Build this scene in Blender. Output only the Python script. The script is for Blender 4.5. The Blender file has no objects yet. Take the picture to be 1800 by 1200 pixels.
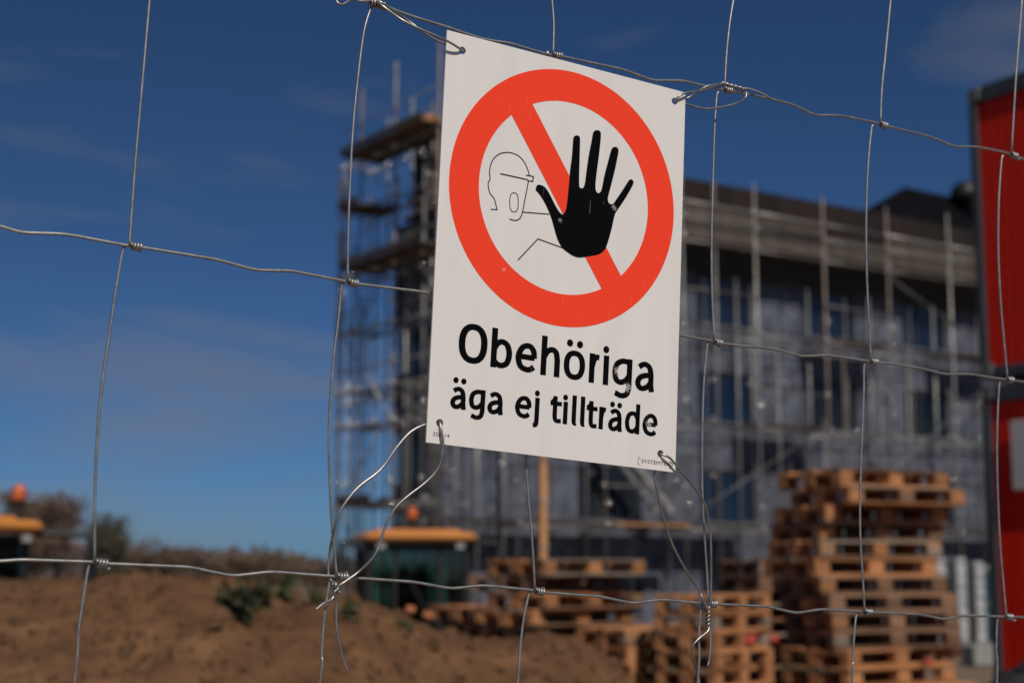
import bpy, math, random
import numpy as np
from mathutils import Vector, Matrix
from mathutils.geometry import tessellate_polygon

random.seed(7)
rng = np.random.default_rng(7)
R = math.radians
scn = bpy.context.scene
COL = scn.collection

# ------------------------------------------------------------------ camera
F = 2700.0                      # focal length in pixels of the 1800 px wide photograph
CAMZ = 1.5
PITCH = math.atan(400 / F)
cam_data = bpy.data.cameras.new('camera')
cam = bpy.data.objects.new('camera', cam_data)
COL.objects.link(cam)
scn.camera = cam
cam.location = (0, 0, CAMZ)
cam.rotation_euler = (math.pi / 2 + PITCH, 0, 0)
cam_data.sensor_width = 36
cam_data.lens = 54
cam_data.clip_start = 0.05
cam_data.clip_end = 3000
cam_data.dof.use_dof = True
cam_data.dof.focus_distance = 1.13
cam_data.dof.aperture_fstop = 7.6
cam_data.dof.aperture_blades = 9

# ------------------------------------------------------------------ light
SUN_AZ = 22.0                   # degrees to the right of straight behind the camera
SUN_EL = 45.0
world = bpy.data.worlds.new('World')
scn.world = world
world.use_nodes = True
wn, wl = world.node_tree.nodes, world.node_tree.links
wn.clear()
wout = wn.new('ShaderNodeOutputWorld')
wbg = wn.new('ShaderNodeBackground')
sky = wn.new('ShaderNodeTexSky')
sky.sky_type = 'NISHITA'
sky.sun_disc = False
sky.sun_elevation = R(SUN_EL)
sky.sun_rotation = R(180 - SUN_AZ)
sky.altitude = 0
sky.air_density = 0.5
sky.dust_density = 0.5
sky.ozone_density = 10.0
wbg.inputs['Strength'].default_value = 0.056
# thin cirrus: noise on the view direction, stretched sideways
tc = wn.new('ShaderNodeTexCoord')
mp = wn.new('ShaderNodeMapping')
mp.inputs['Rotation'].default_value = (0, R(-9), 0)
mp.inputs['Scale'].default_value = (1.5, 1.5, 8.0)
mp.inputs['Location'].default_value = (18.3, 21.7, 11.95)
nz = wn.new('ShaderNodeTexNoise')
nz.inputs['Scale'].default_value = 1.5
nz.inputs['Detail'].default_value = 4
nz.inputs['Roughness'].default_value = 0.5
nz.inputs['Distortion'].default_value = 0.5
cr = wn.new('ShaderNodeValToRGB')
cr.color_ramp.elements[0].position = 0.50
cr.color_ramp.elements[0].color = (0, 0, 0, 1)
cr.color_ramp.elements[1].position = 0.70
cr.color_ramp.elements[1].color = (0.6, 0.6, 0.6, 1)
cm = wn.new('ShaderNodeMixRGB')
cm.inputs[2].default_value = (3.6, 3.7, 4.0, 1)
wl.new(tc.outputs['Generated'], mp.inputs['Vector'])
wl.new(mp.outputs['Vector'], nz.inputs['Vector'])
wl.new(nz.outputs['Fac'], cr.inputs['Fac'])
wl.new(cr.outputs['Color'], cm.inputs[0])
tint = wn.new('ShaderNodeMixRGB')          # white balance of the clear sky
tint.blend_type = 'MULTIPLY'
tint.inputs[0].default_value = 1
tint.inputs[2].default_value = (.84, 1.0, 1.02, 1)
wl.new(sky.outputs['Color'], tint.inputs[1])
wl.new(tint.outputs['Color'], cm.inputs[1])
wl.new(cm.outputs['Color'], wbg.inputs['Color'])
wl.new(wbg.outputs['Background'], wout.inputs['Surface'])

sun_d = bpy.data.lights.new('sun', 'SUN')
sun_d.energy = 3.5
sun_d.angle = R(0.53)
sun_d.color = (1.0, 0.93, 0.84)
sun = bpy.data.objects.new('sun', sun_d)
COL.objects.link(sun)
to_sun = Vector((math.sin(R(SUN_AZ)) * math.cos(R(SUN_EL)), -math.cos(R(SUN_AZ)) * math.cos(R(SUN_EL)), math.sin(R(SUN_EL))))
sun.rotation_euler = to_sun.to_track_quat('Z', 'Y').to_euler()
sun.location = to_sun * 60

vs = scn.view_settings
vs.view_transform = 'Standard'
vs.look = 'None'
vs.gamma = 1
vs.use_curve_mapping = False
vs.exposure = -0.22
scn.render.engine = 'CYCLES'

# ------------------------------------------------------------------ geometry helpers
cp, sp = math.cos(PITCH), math.sin(PITCH)
C0 = np.array([0, 0, CAMZ])
def ray(x, y):
    a, b = (x - 900) / F, -(y - 600) / F
    return np.array([a, cp - b * sp, sp + b * cp])
def on(x, y, P, n):             # where the sight line through a photo pixel meets a plane
    d = ray(x, y)
    return C0 + d * ((n @ (P - C0)) / (n @ d))
def at(x, y, Y):                # a point at depth Y seen at a photo pixel
    d = ray(x, y)
    return C0 + d * (Y / d[1])

class MB:
    def __init__(s): s.v, s.f = [], []
    def add(s, v, f):
        o = len(s.v)
        s.v += [tuple(map(float, p)) for p in v]
        s.f += [tuple(i + o for i in q) for q in f]
        return s
    def box(s, c, d, rz=0, M=None, taper=1.0):
        x, y, z = d[0] / 2, d[1] / 2, d[2] / 2
        vv = [(-x, -y, -z), (x, -y, -z), (x, y, -z), (-x, y, -z), (-x * taper, -y * taper, z), (x * taper, -y * taper, z), (x * taper, y * taper, z), (-x * taper, y * taper, z)]
        m = M if M is not None else Matrix.Rotation(rz, 3, 'Z')
        cc = Vector(c)
        return s.add([m @ Vector(p) + cc for p in vv], [(0, 3, 2, 1), (4, 5, 6, 7), (0, 1, 5, 4), (1, 2, 6, 5), (2, 3, 7, 6), (3, 0, 4, 7)])
    def bevelbox(s, c, d, b):
        # box with chamfered vertical and horizontal edges
        x, y, z = d[0] / 2, d[1] / 2, d[2] / 2
        def ring(ix, zz):
            X, Y = x - ix, y - ix
            bb = min(b, X * .9, Y * .9)
            return [(c[0] + px, c[1] + py, c[2] + zz) for px, py in ((-X + bb, -Y), (X - bb, -Y), (X, -Y + bb), (X, Y - bb), (X - bb, Y), (-X + bb, Y), (-X, Y - bb), (-X, -Y + bb))]
        rs = ring(b, -z) + ring(0, -z + b) + ring(0, z - b) + ring(b, z)
        f = []
        for k in range(3):
            for i in range(8):
                j = (i + 1) % 8
                f.append((k * 8 + i, k * 8 + j, k * 8 + 8 + j, k * 8 + 8 + i))
        f.append(tuple(range(7, -1, -1)))
        f.append(tuple(range(24, 32)))
        return s.add(rs, f)
    def tube(s, pts, r, n=8, cap=True):
        P = [Vector(p) for p in pts]
        rr = r if hasattr(r, '__len__') else [r] * len(P)
        vv = []
        up = None
        for i, p in enumerate(P):
            t = (P[min(i + 1, len(P) - 1)] - P[max(i - 1, 0)])
            if t.length < 1e-9: t = Vector((0, 0, 1))
            t.normalize()
            if up is None:
                a = Vector((0, 0, 1)) if abs(t.z) < .9 else Vector((1, 0, 0))
                up = (a - t * a.dot(t)).normalized()
            else:
                up = up - t * up.dot(t)
                up = up.normalized() if up.length > 1e-6 else t.orthogonal().normalized()
            w = t.cross(up)
            for k in range(n):
                an = 2 * math.pi * k / n
                vv.append(p + (up * math.cos(an) + w * math.sin(an)) * rr[i])
        f = []
        for i in range(len(P) - 1):
            for k in range(n):
                j = (k + 1) % n
                f.append((i * n + k, i * n + j, i * n + n + j, i * n + n + k))
        if cap:
            f.append(tuple(range(n - 1, -1, -1)))
            f.append(tuple(range((len(P) - 1) * n, len(P) * n)))
        return s.add(vv, f)
    def lathe(s, c, prof, n=20, axis='z'):
        vv = []
        for r, h in prof:
            for k in range(n):
                a = 2 * math.pi * k / n
                q = (r * math.cos(a), r * math.sin(a), h)
                if axis == 'y': q = (q[0], q[2], q[1])
                if axis == 'x': q = (q[2], q[0], q[1])
                vv.append((c[0] + q[0], c[1] + q[1], c[2] + q[2]))
        f = []
        for i in range(len(prof) - 1):
            for k in range(n):
                j = (k + 1) % n
                f.append((i * n + k, i * n + j, i * n + n + j, i * n + n + k))
        f.append(tuple(range(n - 1, -1, -1)))
        f.append(tuple(range((len(prof) - 1) * n, len(prof) * n)))
        return s.add(vv, f)
    def prism(s, poly, y0, y1):           # poly in x,z extruded along y
        n = len(poly)
        vv = [(x, y0, z) for x, z in poly] + [(x, y1, z) for x, z in poly]
        f = [tuple(range(n)), tuple(range(2 * n - 1, n - 1, -1))]
        for i in range(n):
            j = (i + 1) % n
            f.append((i, n + i, n + j, j))
        return s.add(vv, f)
    def mesh(s, name, m=None, smooth=False):
        me = bpy.data.meshes.new(name)
        me.from_pydata(s.v, [], s.f)
        me.validate()
        if m: me.materials.append(MATS[m])
        if smooth: me.polygons.foreach_set('use_smooth', [True] * len(me.polygons))
        me.update()
        return me
    def build(s, name, m, parent=None, loc=(0, 0, 0), smooth=False, rot=(0, 0, 0)):
        return put(name, s.mesh(name, m, smooth), parent, loc, rot)

def put(name, me, parent=None, loc=(0, 0, 0), rot=(0, 0, 0)):
    o = bpy.data.objects.new(name, me)
    COL.objects.link(o)
    o.location = loc
    o.rotation_euler = rot
    if parent: o.parent = parent
    return o
def tag(o, label, cat, group=None):
    o['label'] = label
    o['category'] = cat
    if group: o['group'] = group
    return o
def thing(name, label, cat, loc=(0, 0, 0), rotz=0, group=None):
    o = bpy.data.objects.new(name, None)
    COL.objects.link(o)
    o.empty_display_size = .1
    o.location = loc
    o.rotation_euler = (0, 0, rotz)
    return tag(o, label, cat, group)
def struct(o, kind='structure'):
    o['kind'] = kind
    return o
def crom(pts, n=8, closed=False):         # smooth curve through points
    P = [np.array(p, float) for p in pts]
    out = []
    m = len(P)
    for i in range(m if closed else m - 1):
        p0 = P[(i - 1) % m] if closed or i > 0 else 2 * P[0] - P[1]
        p1, p2 = P[i], P[(i + 1) % m]
        p3 = P[(i + 2) % m] if closed or i + 2 < m else 2 * P[-1] - P[-2]
        for k in range(n):
            t = k / n
            out.append(.5 * (2 * p1 + (p2 - p0) * t + (2 * p0 - 5 * p1 + 4 * p2 - p3) * t * t + (3 * p1 - p0 - 3 * p2 + p3) * t ** 3))
    if not closed: out.append(P[-1])
    return out

# ------------------------------------------------------------------ materials
MATS = {}
def nodes_of(name):
    m = bpy.data.materials.new(name)
    m.use_nodes = True
    t = m.node_tree
    return m, t.nodes, t.links, t.nodes['Principled BSDF']
def mat(name, col, rough=.6, metal=0.0, var=.15, scale=8.0, bump=0.0, bscale=None, objvar=0.0, spec=.5, col2=None, stretch=None, trans=0.0, emis=None, coat=0.0):
    m, N, L, b = nodes_of(name)
    b.inputs['Roughness'].default_value = rough
    b.inputs['Metallic'].default_value = metal
    b.inputs['Specular IOR Level'].default_value = spec
    b.inputs['Transmission Weight'].default_value = trans
    b.inputs['Coat Weight'].default_value = coat
    tcn = N.new('ShaderNodeTexCoord')
    mpn = N.new('ShaderNodeMapping')
    if stretch: mpn.inputs['Scale'].default_value = stretch
    L.new(tcn.outputs['Object'], mpn.inputs['Vector'])
    n1 = N.new('ShaderNodeTexNoise')
    n1.inputs['Scale'].default_value = scale
    n1.inputs['Detail'].default_value = 6
    L.new(mpn.outputs['Vector'], n1.inputs['Vector'])
    rp = N.new('ShaderNodeValToRGB')
    c2 = col2 or tuple(c * (1 - 1.6 * var) for c in col)
    c1 = tuple(min(1, c * (1 + var)) for c in col) if not col2 else col
    rp.color_ramp.elements[0].position = .3
    rp.color_ramp.elements[0].color = (*c2, 1)
    rp.color_ramp.elements[1].position = .7
    rp.color_ramp.elements[1].color = (*c1, 1)
    L.new(n1.outputs['Fac'], rp.inputs['Fac'])
    out = rp.outputs['Color']
    if objvar:
        oi = N.new('ShaderNodeObjectInfo')
        mr = N.new('ShaderNodeMapRange')
        mr.inputs['To Min'].default_value = 1 - objvar
        mr.inputs['To Max'].default_value = 1 + objvar
        L.new(oi.outputs['Random'], mr.inputs['Value'])
        mx = N.new('ShaderNodeVectorMath')
        mx.operation = 'SCALE'
        L.new(out, mx.inputs[0])
        L.new(mr.outputs['Result'], mx.inputs['Scale'])
        out = mx.outputs['Vector']
    L.new(out, b.inputs['Base Color'])
    if bump:
        n2 = N.new('ShaderNodeTexNoise')
        n2.inputs['Scale'].default_value = bscale or scale * 4
        n2.inputs['Detail'].default_value = 5
        L.new(mpn.outputs['Vector'], n2.inputs['Vector'])
        bp = N.new('ShaderNodeBump')
        bp.inputs['Strength'].default_value = bump
        bp.inputs['Distance'].default_value = .02
        L.new(n2.outputs['Fac'], bp.inputs['Height'])
        L.new(bp.outputs['Normal'], b.inputs['Normal'])
    if emis:
        b.inputs['Emission Color'].default_value = (*emis[0], 1)
        b.inputs['Emission Strength'].default_value = emis[1]
    MATS[name] = m
    return m

mat('galv', (.40, .39, .37), .42, .8, .16, 180)
mat('tie', (.38, .37, .35), .38, .85, .16, 160)
mat('panel', (.80, .765, .725), .42, 0, .03, 45, spec=.3, stretch=(1, .18, 1))
mat('post_wood', (.20, .15, .10), .85, 0, .3, 6, bump=.4, stretch=(8, 8, 1))
mat('soil', (.205, .105, .050), .95, 0, .3, 5, bump=1.0, bscale=26, col2=(.09, .046, .023), spec=.15)
mat('clod', (.14, .074, .038), .95, 0, .2, 9, bump=.6, bscale=40, spec=.2)
mat('ground', (.22, .16, .11), .95, 0, .25, .6, bump=.6, bscale=6, col2=(.15, .11, .075), spec=.2)
mat('pallet', (.47, .215, .092), .8, 0, .2, 3, bump=.25, bscale=30, objvar=.34, stretch=(1, 14, 14), spec=.25)
mat('pallet_old', (.27, .158, .098), .85, 0, .25, 3, bump=.25, bscale=30, objvar=.4, stretch=(1, 14, 14), spec=.2)
mat('pallet_grey', (.27, .215, .17), .85, 0, .25, 3, bump=.25, bscale=30, objvar=.35, stretch=(1, 14, 14), spec=.2)
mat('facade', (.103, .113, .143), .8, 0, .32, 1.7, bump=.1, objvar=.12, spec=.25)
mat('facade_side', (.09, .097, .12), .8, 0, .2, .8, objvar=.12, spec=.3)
mat('roof_dark', (.026, .018, .017), .8, 0, .2, 2, objvar=.25, spec=.15)
mat('roof_black', (.005, .005, .007), .85, 0, .2, 2, spec=.05)
mat('eave', (.028, .022, .018), .8, 0, .2, 2)
mat('win_frame', (.03, .034, .04), .5, 0, .1, 4)
mat('sill', (.42, .41, .40), .45, .5, .1, 4)
mat('glass_blue', (.008, .017, .038), .08, 0, .25, .7, spec=.7)
mat('glass_dark', (.012, .012, .013), .12, 0, .3, .7, spec=.5)
mat('glass_teal', (.022, .045, .05), .1, 0, .25, .7, spec=.6)
mat('scaf', (.36, .345, .32), .45, .5, .15, 4, objvar=.3)
mat('scaf_dark', (.21, .20, .19), .5, .4, .15, 4, objvar=.3)
mat('scaf_rust', (.30, .235, .20), .6, .3, .25, 4, objvar=.25)
mat('coupler', (.88, .84, .78), .16, 1.0, .05, 6, objvar=.2)
mat('deck', (.075, .05, .034), .85, 0, .3, 2, objvar=.3)
mat('toe', (.10, .082, .066), .8, 0, .25, 2, objvar=.25)
mat('timber', (.55, .27, .10), .75, 0, .2, 2, bump=.2, stretch=(6, 6, .5))
mat('cab_red', (.66, .022, .009), .5, 0, .07, 3, objvar=.06, spec=.15)
mat('cab_grey', (.042, .048, .055), .5, 0, .12, 5)
mat('casting', (.13, .13, .12), .55, .2, .2, 12)
mat('cab_roof', (.2, .2, .2), .7, 0, .15, 2)
mat('notice', (.52, .52, .50), .5, 0, .08, 5)
mat('orange', (.56, .215, .045), .5, 0, .08, 3, coat=.3)
mat('black_paint', (.012, .012, .013), .5, 0, .2, 6)
def thin_glass(name, tint, gloss):
    m, N, L, b = nodes_of(name)
    tr, gl, mx, fr = N.new('ShaderNodeBsdfTransparent'), N.new('ShaderNodeBsdfGlossy'), N.new('ShaderNodeMixShader'), N.new('ShaderNodeFresnel')
    tr.inputs['Color'].default_value = (*tint, 1)
    gl.inputs['Roughness'].default_value = .04
    fr.inputs['IOR'].default_value = gloss
    L.new(fr.outputs['Fac'], mx.inputs['Fac'])
    L.new(tr.outputs['BSDF'], mx.inputs[1])
    L.new(gl.outputs['BSDF'], mx.inputs[2])
    L.new(mx.outputs['Shader'], N['Material Output'].inputs['Surface'])
    MATS[name] = m
thin_glass('cab_glass', (.55, .80, .76), 1.7)
mat('seat', (.02, .02, .024), .8)
mat('rubber', (.014, .014, .014), .85, 0, .2, 10, bump=.2)
mat('lens', (.58, .12, .025), .15, 0, .08, 8, spec=.7, coat=.5)
mat('lamp', (.35, .34, .32), .15, 0, .1, 8)
mat('concrete', (.30, .29, .27), .85, 0, .15, 4, bump=.2)
mat('teal_box', (.012, .055, .07), .5, 0, .15, 3)
mat('plank_steel', (.54, .54, .54), .4, .25, .12, 6, objvar=.12)
mat('brick', (.48, .17, .07), .85, 0, .2, 10, bump=.2)
mat('pink', (.60, .07, .05), .6, 0, .1, 6)
mat('bark', (.085, .065, .05), .9, 0, .3, 5, bump=.3)
mat('twig', (.125, .085, .058), .9, 0, .35, 1.2)
mat('twig_green', (.085, .074, .045), .9, 0, .35, 1.2)
mat('wood_far', (.13, .082, .055), .95, 0, .35, .25)
mat('leaf', (.036, .040, .011), .65, 0, .35, 12)
mat('leaf_light', (.06, .065, .022), .65, 0, .3, 12)

# print on the sign: flat colour with scuffs and scratches where the sign is worn
SCUFFS = []      # filled in sign coordinates (x, y, radius)
def print_mat(name, col, rough):
    m, N, L, b = nodes_of(name)
    b.inputs['Roughness'].default_value = rough
    b.inputs['Specular IOR Level'].default_value = .03
    tcn = N.new('ShaderNodeTexCoord')
    def noise(scale, detail=4, st=None, rot=0):
        mpn = N.new('ShaderNodeMapping')
        mpn.inputs['Rotation'].default_value = (0, 0, rot)
        if st: mpn.inputs['Scale'].default_value = st
        L.new(tcn.outputs['Object'], mpn.inputs['Vector'])
        n = N.new('ShaderNodeTexNoise')
        n.inputs['Scale'].default_value = scale
        n.inputs['Detail'].default_value = detail
        L.new(mpn.outputs['Vector'], n.inputs['Vector'])
        return n.outputs['Fac']
    def math_(op, a, c, d=None):
        n = N.new('ShaderNodeMath')
        n.operation = op
        n.use_clamp = op in ('MULTIPLY_ADD',)
        for i, v in enumerate((a, c, d)):
            if v is None: continue
            if isinstance(v, (int, float)): n.inputs[i].default_value = v
            else: L.new(v, n.inputs[i])
        return n.outputs[0]
    nf = noise(2000, 6)
    total = None
    for x, y, r in SCUFFS:
        d = N.new('ShaderNodeVectorMath')
        d.operation = 'DISTANCE'
        L.new(tcn.outputs['Object'], d.inputs[0])
        d.inputs[1].default_value = (x, y, 0)
        fall = math_('MULTIPLY_ADD', d.outputs['Value'], -1 / r, 1.0)
        total = fall if total is None else math_('MAXIMUM', total, fall)
    sc = math_('GREATER_THAN', math_('ADD', math_('MULTIPLY', total, .30), nf), .76)
    # long thin scratches, broken up
    s1 = math_('GREATER_THAN', noise(30, 1, (30, .8, 1), R(72)), .735)
    s2 = math_('GREATER_THAN', noise(22, 1, (34, .8, 1), R(15)), .75)
    br = math_('GREATER_THAN', noise(60, 3), .55)
    ss = math_('MULTIPLY', math_('MULTIPLY', math_('MAXIMUM', s1, s2), br), .18)
    pit = math_('GREATER_THAN', noise(420, 2), .80)
    fac = math_('MAXIMUM', math_('MAXIMUM', sc, ss), math_('MULTIPLY', pit, .7))
    mx = N.new('ShaderNodeMixRGB')
    mx.inputs[1].default_value = (*col, 1)
    mx.inputs[2].default_value = (.72, .68, .64, 1)
    L.new(fac, mx.inputs[0])
    L.new(mx.outputs['Color'], b.inputs['Base Color'])
    MATS[name] = m

# ------------------------------------------------------------------ sign frame (A4 sheet, vertical, turned away to the right)
S1 = np.array([0.87279317, 0.48320298, -0.06889818])
S2 = np.array([0.06967524, 0.01636871, 0.99743542])
ST = np.array([0.038, 1.11450257, 1.7287991])
SN = np.cross(S1, S2)
SIGN_M = Matrix(((S1[0], S2[0], SN[0], ST[0]), (S1[1], S2[1], SN[1], ST[1]), (S1[2], S2[2], SN[2], ST[2]), (0, 0, 0, 1)))
def sl(x, y, z=0.0):            # photo pixel -> sign-local coordinates on the plane z (metres towards the viewer)
    q = on(x, y, ST + SN * z, SN) - ST
    return np.array([q @ S1, q @ S2, z])

# ------------------------------------------------------------------ ground and mound
def build_ground():
    rad = [0, 2, 4, 6, 8, 10, 12, 14, 16, 18, 20, 22, 24, 27, 31, 36, 42, 50, 65, 90, 140, 250, 500, 1500]
    n = 72
    V, Fc = [], []
    for r in rad:
        for k in range(n):
            a = 2 * math.pi * k / n
            x, y = r * math.cos(a), r * math.sin(a)
            z = 0.0
            # shallow dip where the two machines stand
            for cx, cy, rx, ry, dep in ((-1.3, 20.0, 4.0, 5.0, .5), (-6.0, 14.6, 3.6, 4.0, .5)):
                t = ((x - cx) / rx) ** 2 + ((y - cy) / ry) ** 2
                z = min(z, -dep * max(0, min(1, 2.0 - 1.4 * t)))
            V.append((x, y, z))
    for i in range(len(rad) - 1):
        for k in range(n):
            j = (k + 1) % n
            Fc.append((i * n + k, i * n + n + k, i * n + n + j, i * n + j))
    return struct(MB().add(V, Fc).build('ground', 'ground', smooth=True))
build_ground()

def vnoise(x, y, seed=0):
    # cheap smooth value noise
    xi, yi = np.floor(x).astype(int), np.floor(y).astype(int)
    fx, fy = x - xi, y - yi
    fx, fy = fx * fx * (3 - 2 * fx), fy * fy * (3 - 2 * fy)
    def h(a, b):
        s = np.sin(a * 127.1 + b * 311.7 + seed * 74.7) * 43758.5453
        return s - np.floor(s)
    return (h(xi, yi) * (1 - fx) + h(xi + 1, yi) * fx) * (1 - fy) + (h(xi, yi + 1) * (1 - fx) + h(xi + 1, yi + 1) * fx) * fy

# crest height along the ridge (ridge runs left to right, about seven metres off)
CR_X = np.array([-9, -6, -4, -2.35, -2.1, -1.85, -1.5, -1.25, -1.1, -.9, -.7, -.5, -.35, -.15, -.02, .13, .27, .42, .58, .8, 1.2, 1.8, 2.4])
CR_Z = np.array([.2, 1.0, 1.4, 1.475, 1.495, 1.505, 1.503, 1.475, 1.43, 1.405, 1.40, 1.35, 1.29, 1.235, 1.225, 1.25, 1.215, 1.12, .97, .74, .40, .08, -.1])
def mound_z(x, y):
    crest = np.interp(x, CR_X, CR_Z)
    yr = 7.0 + .25 * np.sin(x * 1.3)
    d = y - yr
    w = np.where(d < 0, 3.4, 2.6)
    prof = np.clip(1 - np.abs(d) / w, 0, 1)
    prof = np.where(d < 0, 1 - (1 - prof) ** 1.25, 1 - (1 - prof) ** 1.1)
    prof = prof - .05 * np.exp(-(d / .25) ** 2)
    z = crest * prof
    amp = np.clip(z, 0, .4) / .4
    z = z + amp * (.09 * (vnoise(x * 1.7, y * 1.7) - .5) + .06 * (vnoise(x * 4.3, y * 4.3, 3) - .5) + .035 * (vnoise(x * 11, y * 11, 5) - .5) + .028 * (vnoise(x * 27, y * 27, 8) - .5)) * np.where(np.abs(d) < .4, .55, 1)
    return z + .045 * np.exp(-(d / .3) ** 2) * amp - .06 * (1 - amp)
def build_mound():
    nx, ny = 330, 170
    X, Y = np.meshgrid(np.linspace(-9, 2.4, nx), np.linspace(3.4, 9.8, ny))
    Z = mound_z(X, Y)
    V = np.stack([X, Y, Z], -1).reshape(-1, 3)
    Fc = [(j * nx + i, j * nx + i + 1, j * nx + nx + i + 1, j * nx + nx + i) for j in range(ny - 1) for i in range(nx - 1)]
    mo = MB()
    mo.v = [tuple(p) for p in V.tolist()]
    mo.f = Fc
    struct(mo.build('soil_mound', 'soil', smooth=True))
    # loose clods and pebbles lying on it
    cl = MB()
    ico = [(-.5, -.4, -.3), (.5, -.45, -.25), (.4, .5, -.3), (-.45, .45, -.2), (-.3, -.3, .35), (.35, -.25, .4), (.25, .35, .3), (-.35, .3, .42)]
    fc = [(0, 3, 2, 1), (4, 5, 6, 7), (0, 1, 5, 4), (1, 2, 6, 5), (2, 3, 7, 6), (3, 0, 4, 7)]
    for _ in range(5200):
        x, y = rng.uniform(-4, 1.3), rng.uniform(4.6, 7.3)
        s = .014 + .06 * rng.random() ** 4
        z = float(mound_z(np.array(x), np.array(y)))
        if z < .25: continue
        a = rng.uniform(0, 6.28)
        ca, sa = math.cos(a), math.sin(a)
        j = rng.uniform(.7, 1.3, (8, 3))
        cl.add([(x + s * (p[0] * q[0] * ca - p[1] * q[1] * sa), y + s * (p[0] * q[0] * sa + p[1] * q[1] * ca), z + s * p[2] * q[2] * .8) for p, q in zip(ico, j)], fc)
    o = struct(cl.build('soil_clods', 'clod'), 'stuff')
    o['label'] = 'loose clods of earth lying on the brown mound'
build_mound()

# ------------------------------------------------------------------ the apartment block
PHI = R(34)
BU = np.array([math.cos(PHI), math.sin(PHI), 0])
BV = np.array([math.sin(PHI), -math.cos(PHI), 0])       # out of the front facade
BC = np.array([-2.023, 40.245, 0])                        # near left corner
BROT = PHI
# block-local frame: x along the front, y = backwards, z up
def make_building():
    t = thing('apartment_building', 'grey apartment building under construction behind the scaffolding, dark top storey', 'building', BC, BROT)
    floors = [(-.1, 2.85), (2.85, 5.80), (5.80, 8.75), (8.75, 10.95)]
    wz = [(0.2, 1.45), (2.85, 4.38), (5.82, 7.33), (8.76, 10.30)]
    wu = [4.68 + 4.46 * k for k in range(6)]
    WW = 2.22
    Lf = 30.0
    g = .03
    core = MB()
    core.box((17.3, 6.05, 5.3), (25.2, 7.7, 10.8))
    core.box((15.05, 1.25, 5.3), (29.7, 1.6, 10.8))
    core.build('inner_wall', 'glass_dark', t)
    # front panels
    edges = [0.0, 1.2, 2.35, 3.5]
    cols = []
    x = 0.0
    for u0 in wu:
        n = max(1, round((u0 - x) / 1.15))
        for i in range(n): cols.append((x + (u0 - x) * i / n, x + (u0 - x) * (i + 1) / n, False))
        cols.append((u0, u0 + WW, True))
        x = u0 + WW
    cols.append((x, Lf, False))
    pan = {}
    def panel(x0, x1, z0, z1, m='facade', side=False):
        key = (round(x1 - x0, 3), round(z1 - z0, 3), m, side)
        if key not in pan:
            mb = MB()
            if side: mb.box((0, 0, 0), (.25, x1 - x0 - g, z1 - z0 - g))
            else: mb.box((0, 0, 0), (x1 - x0 - g, .25, z1 - z0 - g))
            pan[key] = mb.mesh('wall_panel', m)
        c = (.125, (x0 + x1) / 2, (z0 + z1) / 2) if side else ((x0 + x1) / 2, .125 + random.uniform(0, .006), (z0 + z1) / 2)
        return put('wall_panel', pan[key], t, c)
    for (x0, x1, w) in cols:
        for (z0, z1), (a, b) in zip(floors, wz):
            if not w:
                zm = (z0 + z1) / 2 + .4
                panel(x0, x1, z0, zm)
                panel(x0, x1, zm, z1)
            else:
                if a - z0 > .05: panel(x0, x1, z0, a)
                if z1 - b > .05: panel(x0, x1, b, z1)
    # windows
    def window_meshes(w, h, glass, casement):
        fr = MB()
        d, e = .06, .09
        fr.box((0, .02, -h / 2 + e / 2), (w, .07, e)); fr.box((0, .02, h / 2 - e / 2), (w, .07, e))
        fr.box((-w / 2 + e / 2, .021, 0), (e, .07, h - 2 * e)); fr.box((w / 2 - e / 2, .021, 0), (e, .07, h - 2 * e))
        fr.box((-w / 2 + casement, .019, 0), (.11, .07, h - 2 * e))
        pa = MB().box((-w / 2 + (e + casement) / 2, .03, 0), (casement - e - .11, .012, h - 2 * e))
        pb = MB().box((casement / 2 - e / 2 + .03, .03, 0), (w - casement - e - .055, .012, h - 2 * e))
        si = MB().box((0, -.07, -h / 2 - .02), (w + .1, .22, .03))
        return fr.mesh('window', 'win_frame'), pa.mesh('pane', glass), pb.mesh('pane', glass), si.mesh('sill', 'sill')
    wm = {}
    for i, u0 in enumerate(wu):
        for j, (a, b) in enumerate(wz):
            gl = 'glass_blue' if (i in (1,) or j == 3 or (i + j) % 3 == 0) else 'glass_dark'
            k = (round(b - a, 2), gl)
            if k not in wm: wm[k] = window_meshes(WW - .02, b - a - .02, gl, .75)
            fr, pa, pb, si = wm[k]
            f = put('window', fr, t, (u0 + WW / 2, .10, (a + b) / 2))
            put('pane', pa, f); put('pane', pb, f); put('sill', si, f)
    tm = MB().bevelbox((0, 0, 0), (.11, .05, .10), .02).mesh('wall_tie', 'sill')
    for k in range(260):
        u, z = random.uniform(.3, 24), random.uniform(.4, 10.2)
        if any(u0 - .1 < u < u0 + WW + .1 for u0 in wu) and any(a - .1 < z < b + .1 for a, b in wz): continue
        put('wall_tie', tm, t, (u, -.024, z))
    # left return with a column of windows
    D = 2.1
    for (z0, z1) in floors:
        a, b = z0 + .95, z0 + 2.25
        if b > z1 - .1: b = z1 - .25
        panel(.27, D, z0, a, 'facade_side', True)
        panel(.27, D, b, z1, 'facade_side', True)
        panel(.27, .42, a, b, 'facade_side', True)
        f = MB().box((0, 0, -(b - a) / 2 + .05), (.07, 1.66, .1)).box((0, 0, (b - a) / 2 - .05), (.07, 1.66, .1)).box((.001, -.78, 0), (.07, .1, b - a - .2)).box((.001, .78, 0), (.07, .1, b - a - .2)).build('window', 'win_frame', t, (.12, 1.26, (a + b) / 2))
        MB().box((.01, 0, 0), (.012, 1.46, b - a - .2)).build('pane', 'glass_teal', f)
    # eave, dark clad top storey, roof
    MB().box((15.0, -.13, 10.66), (30.4, .9, .56)).build('eave', 'eave', t)
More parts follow.
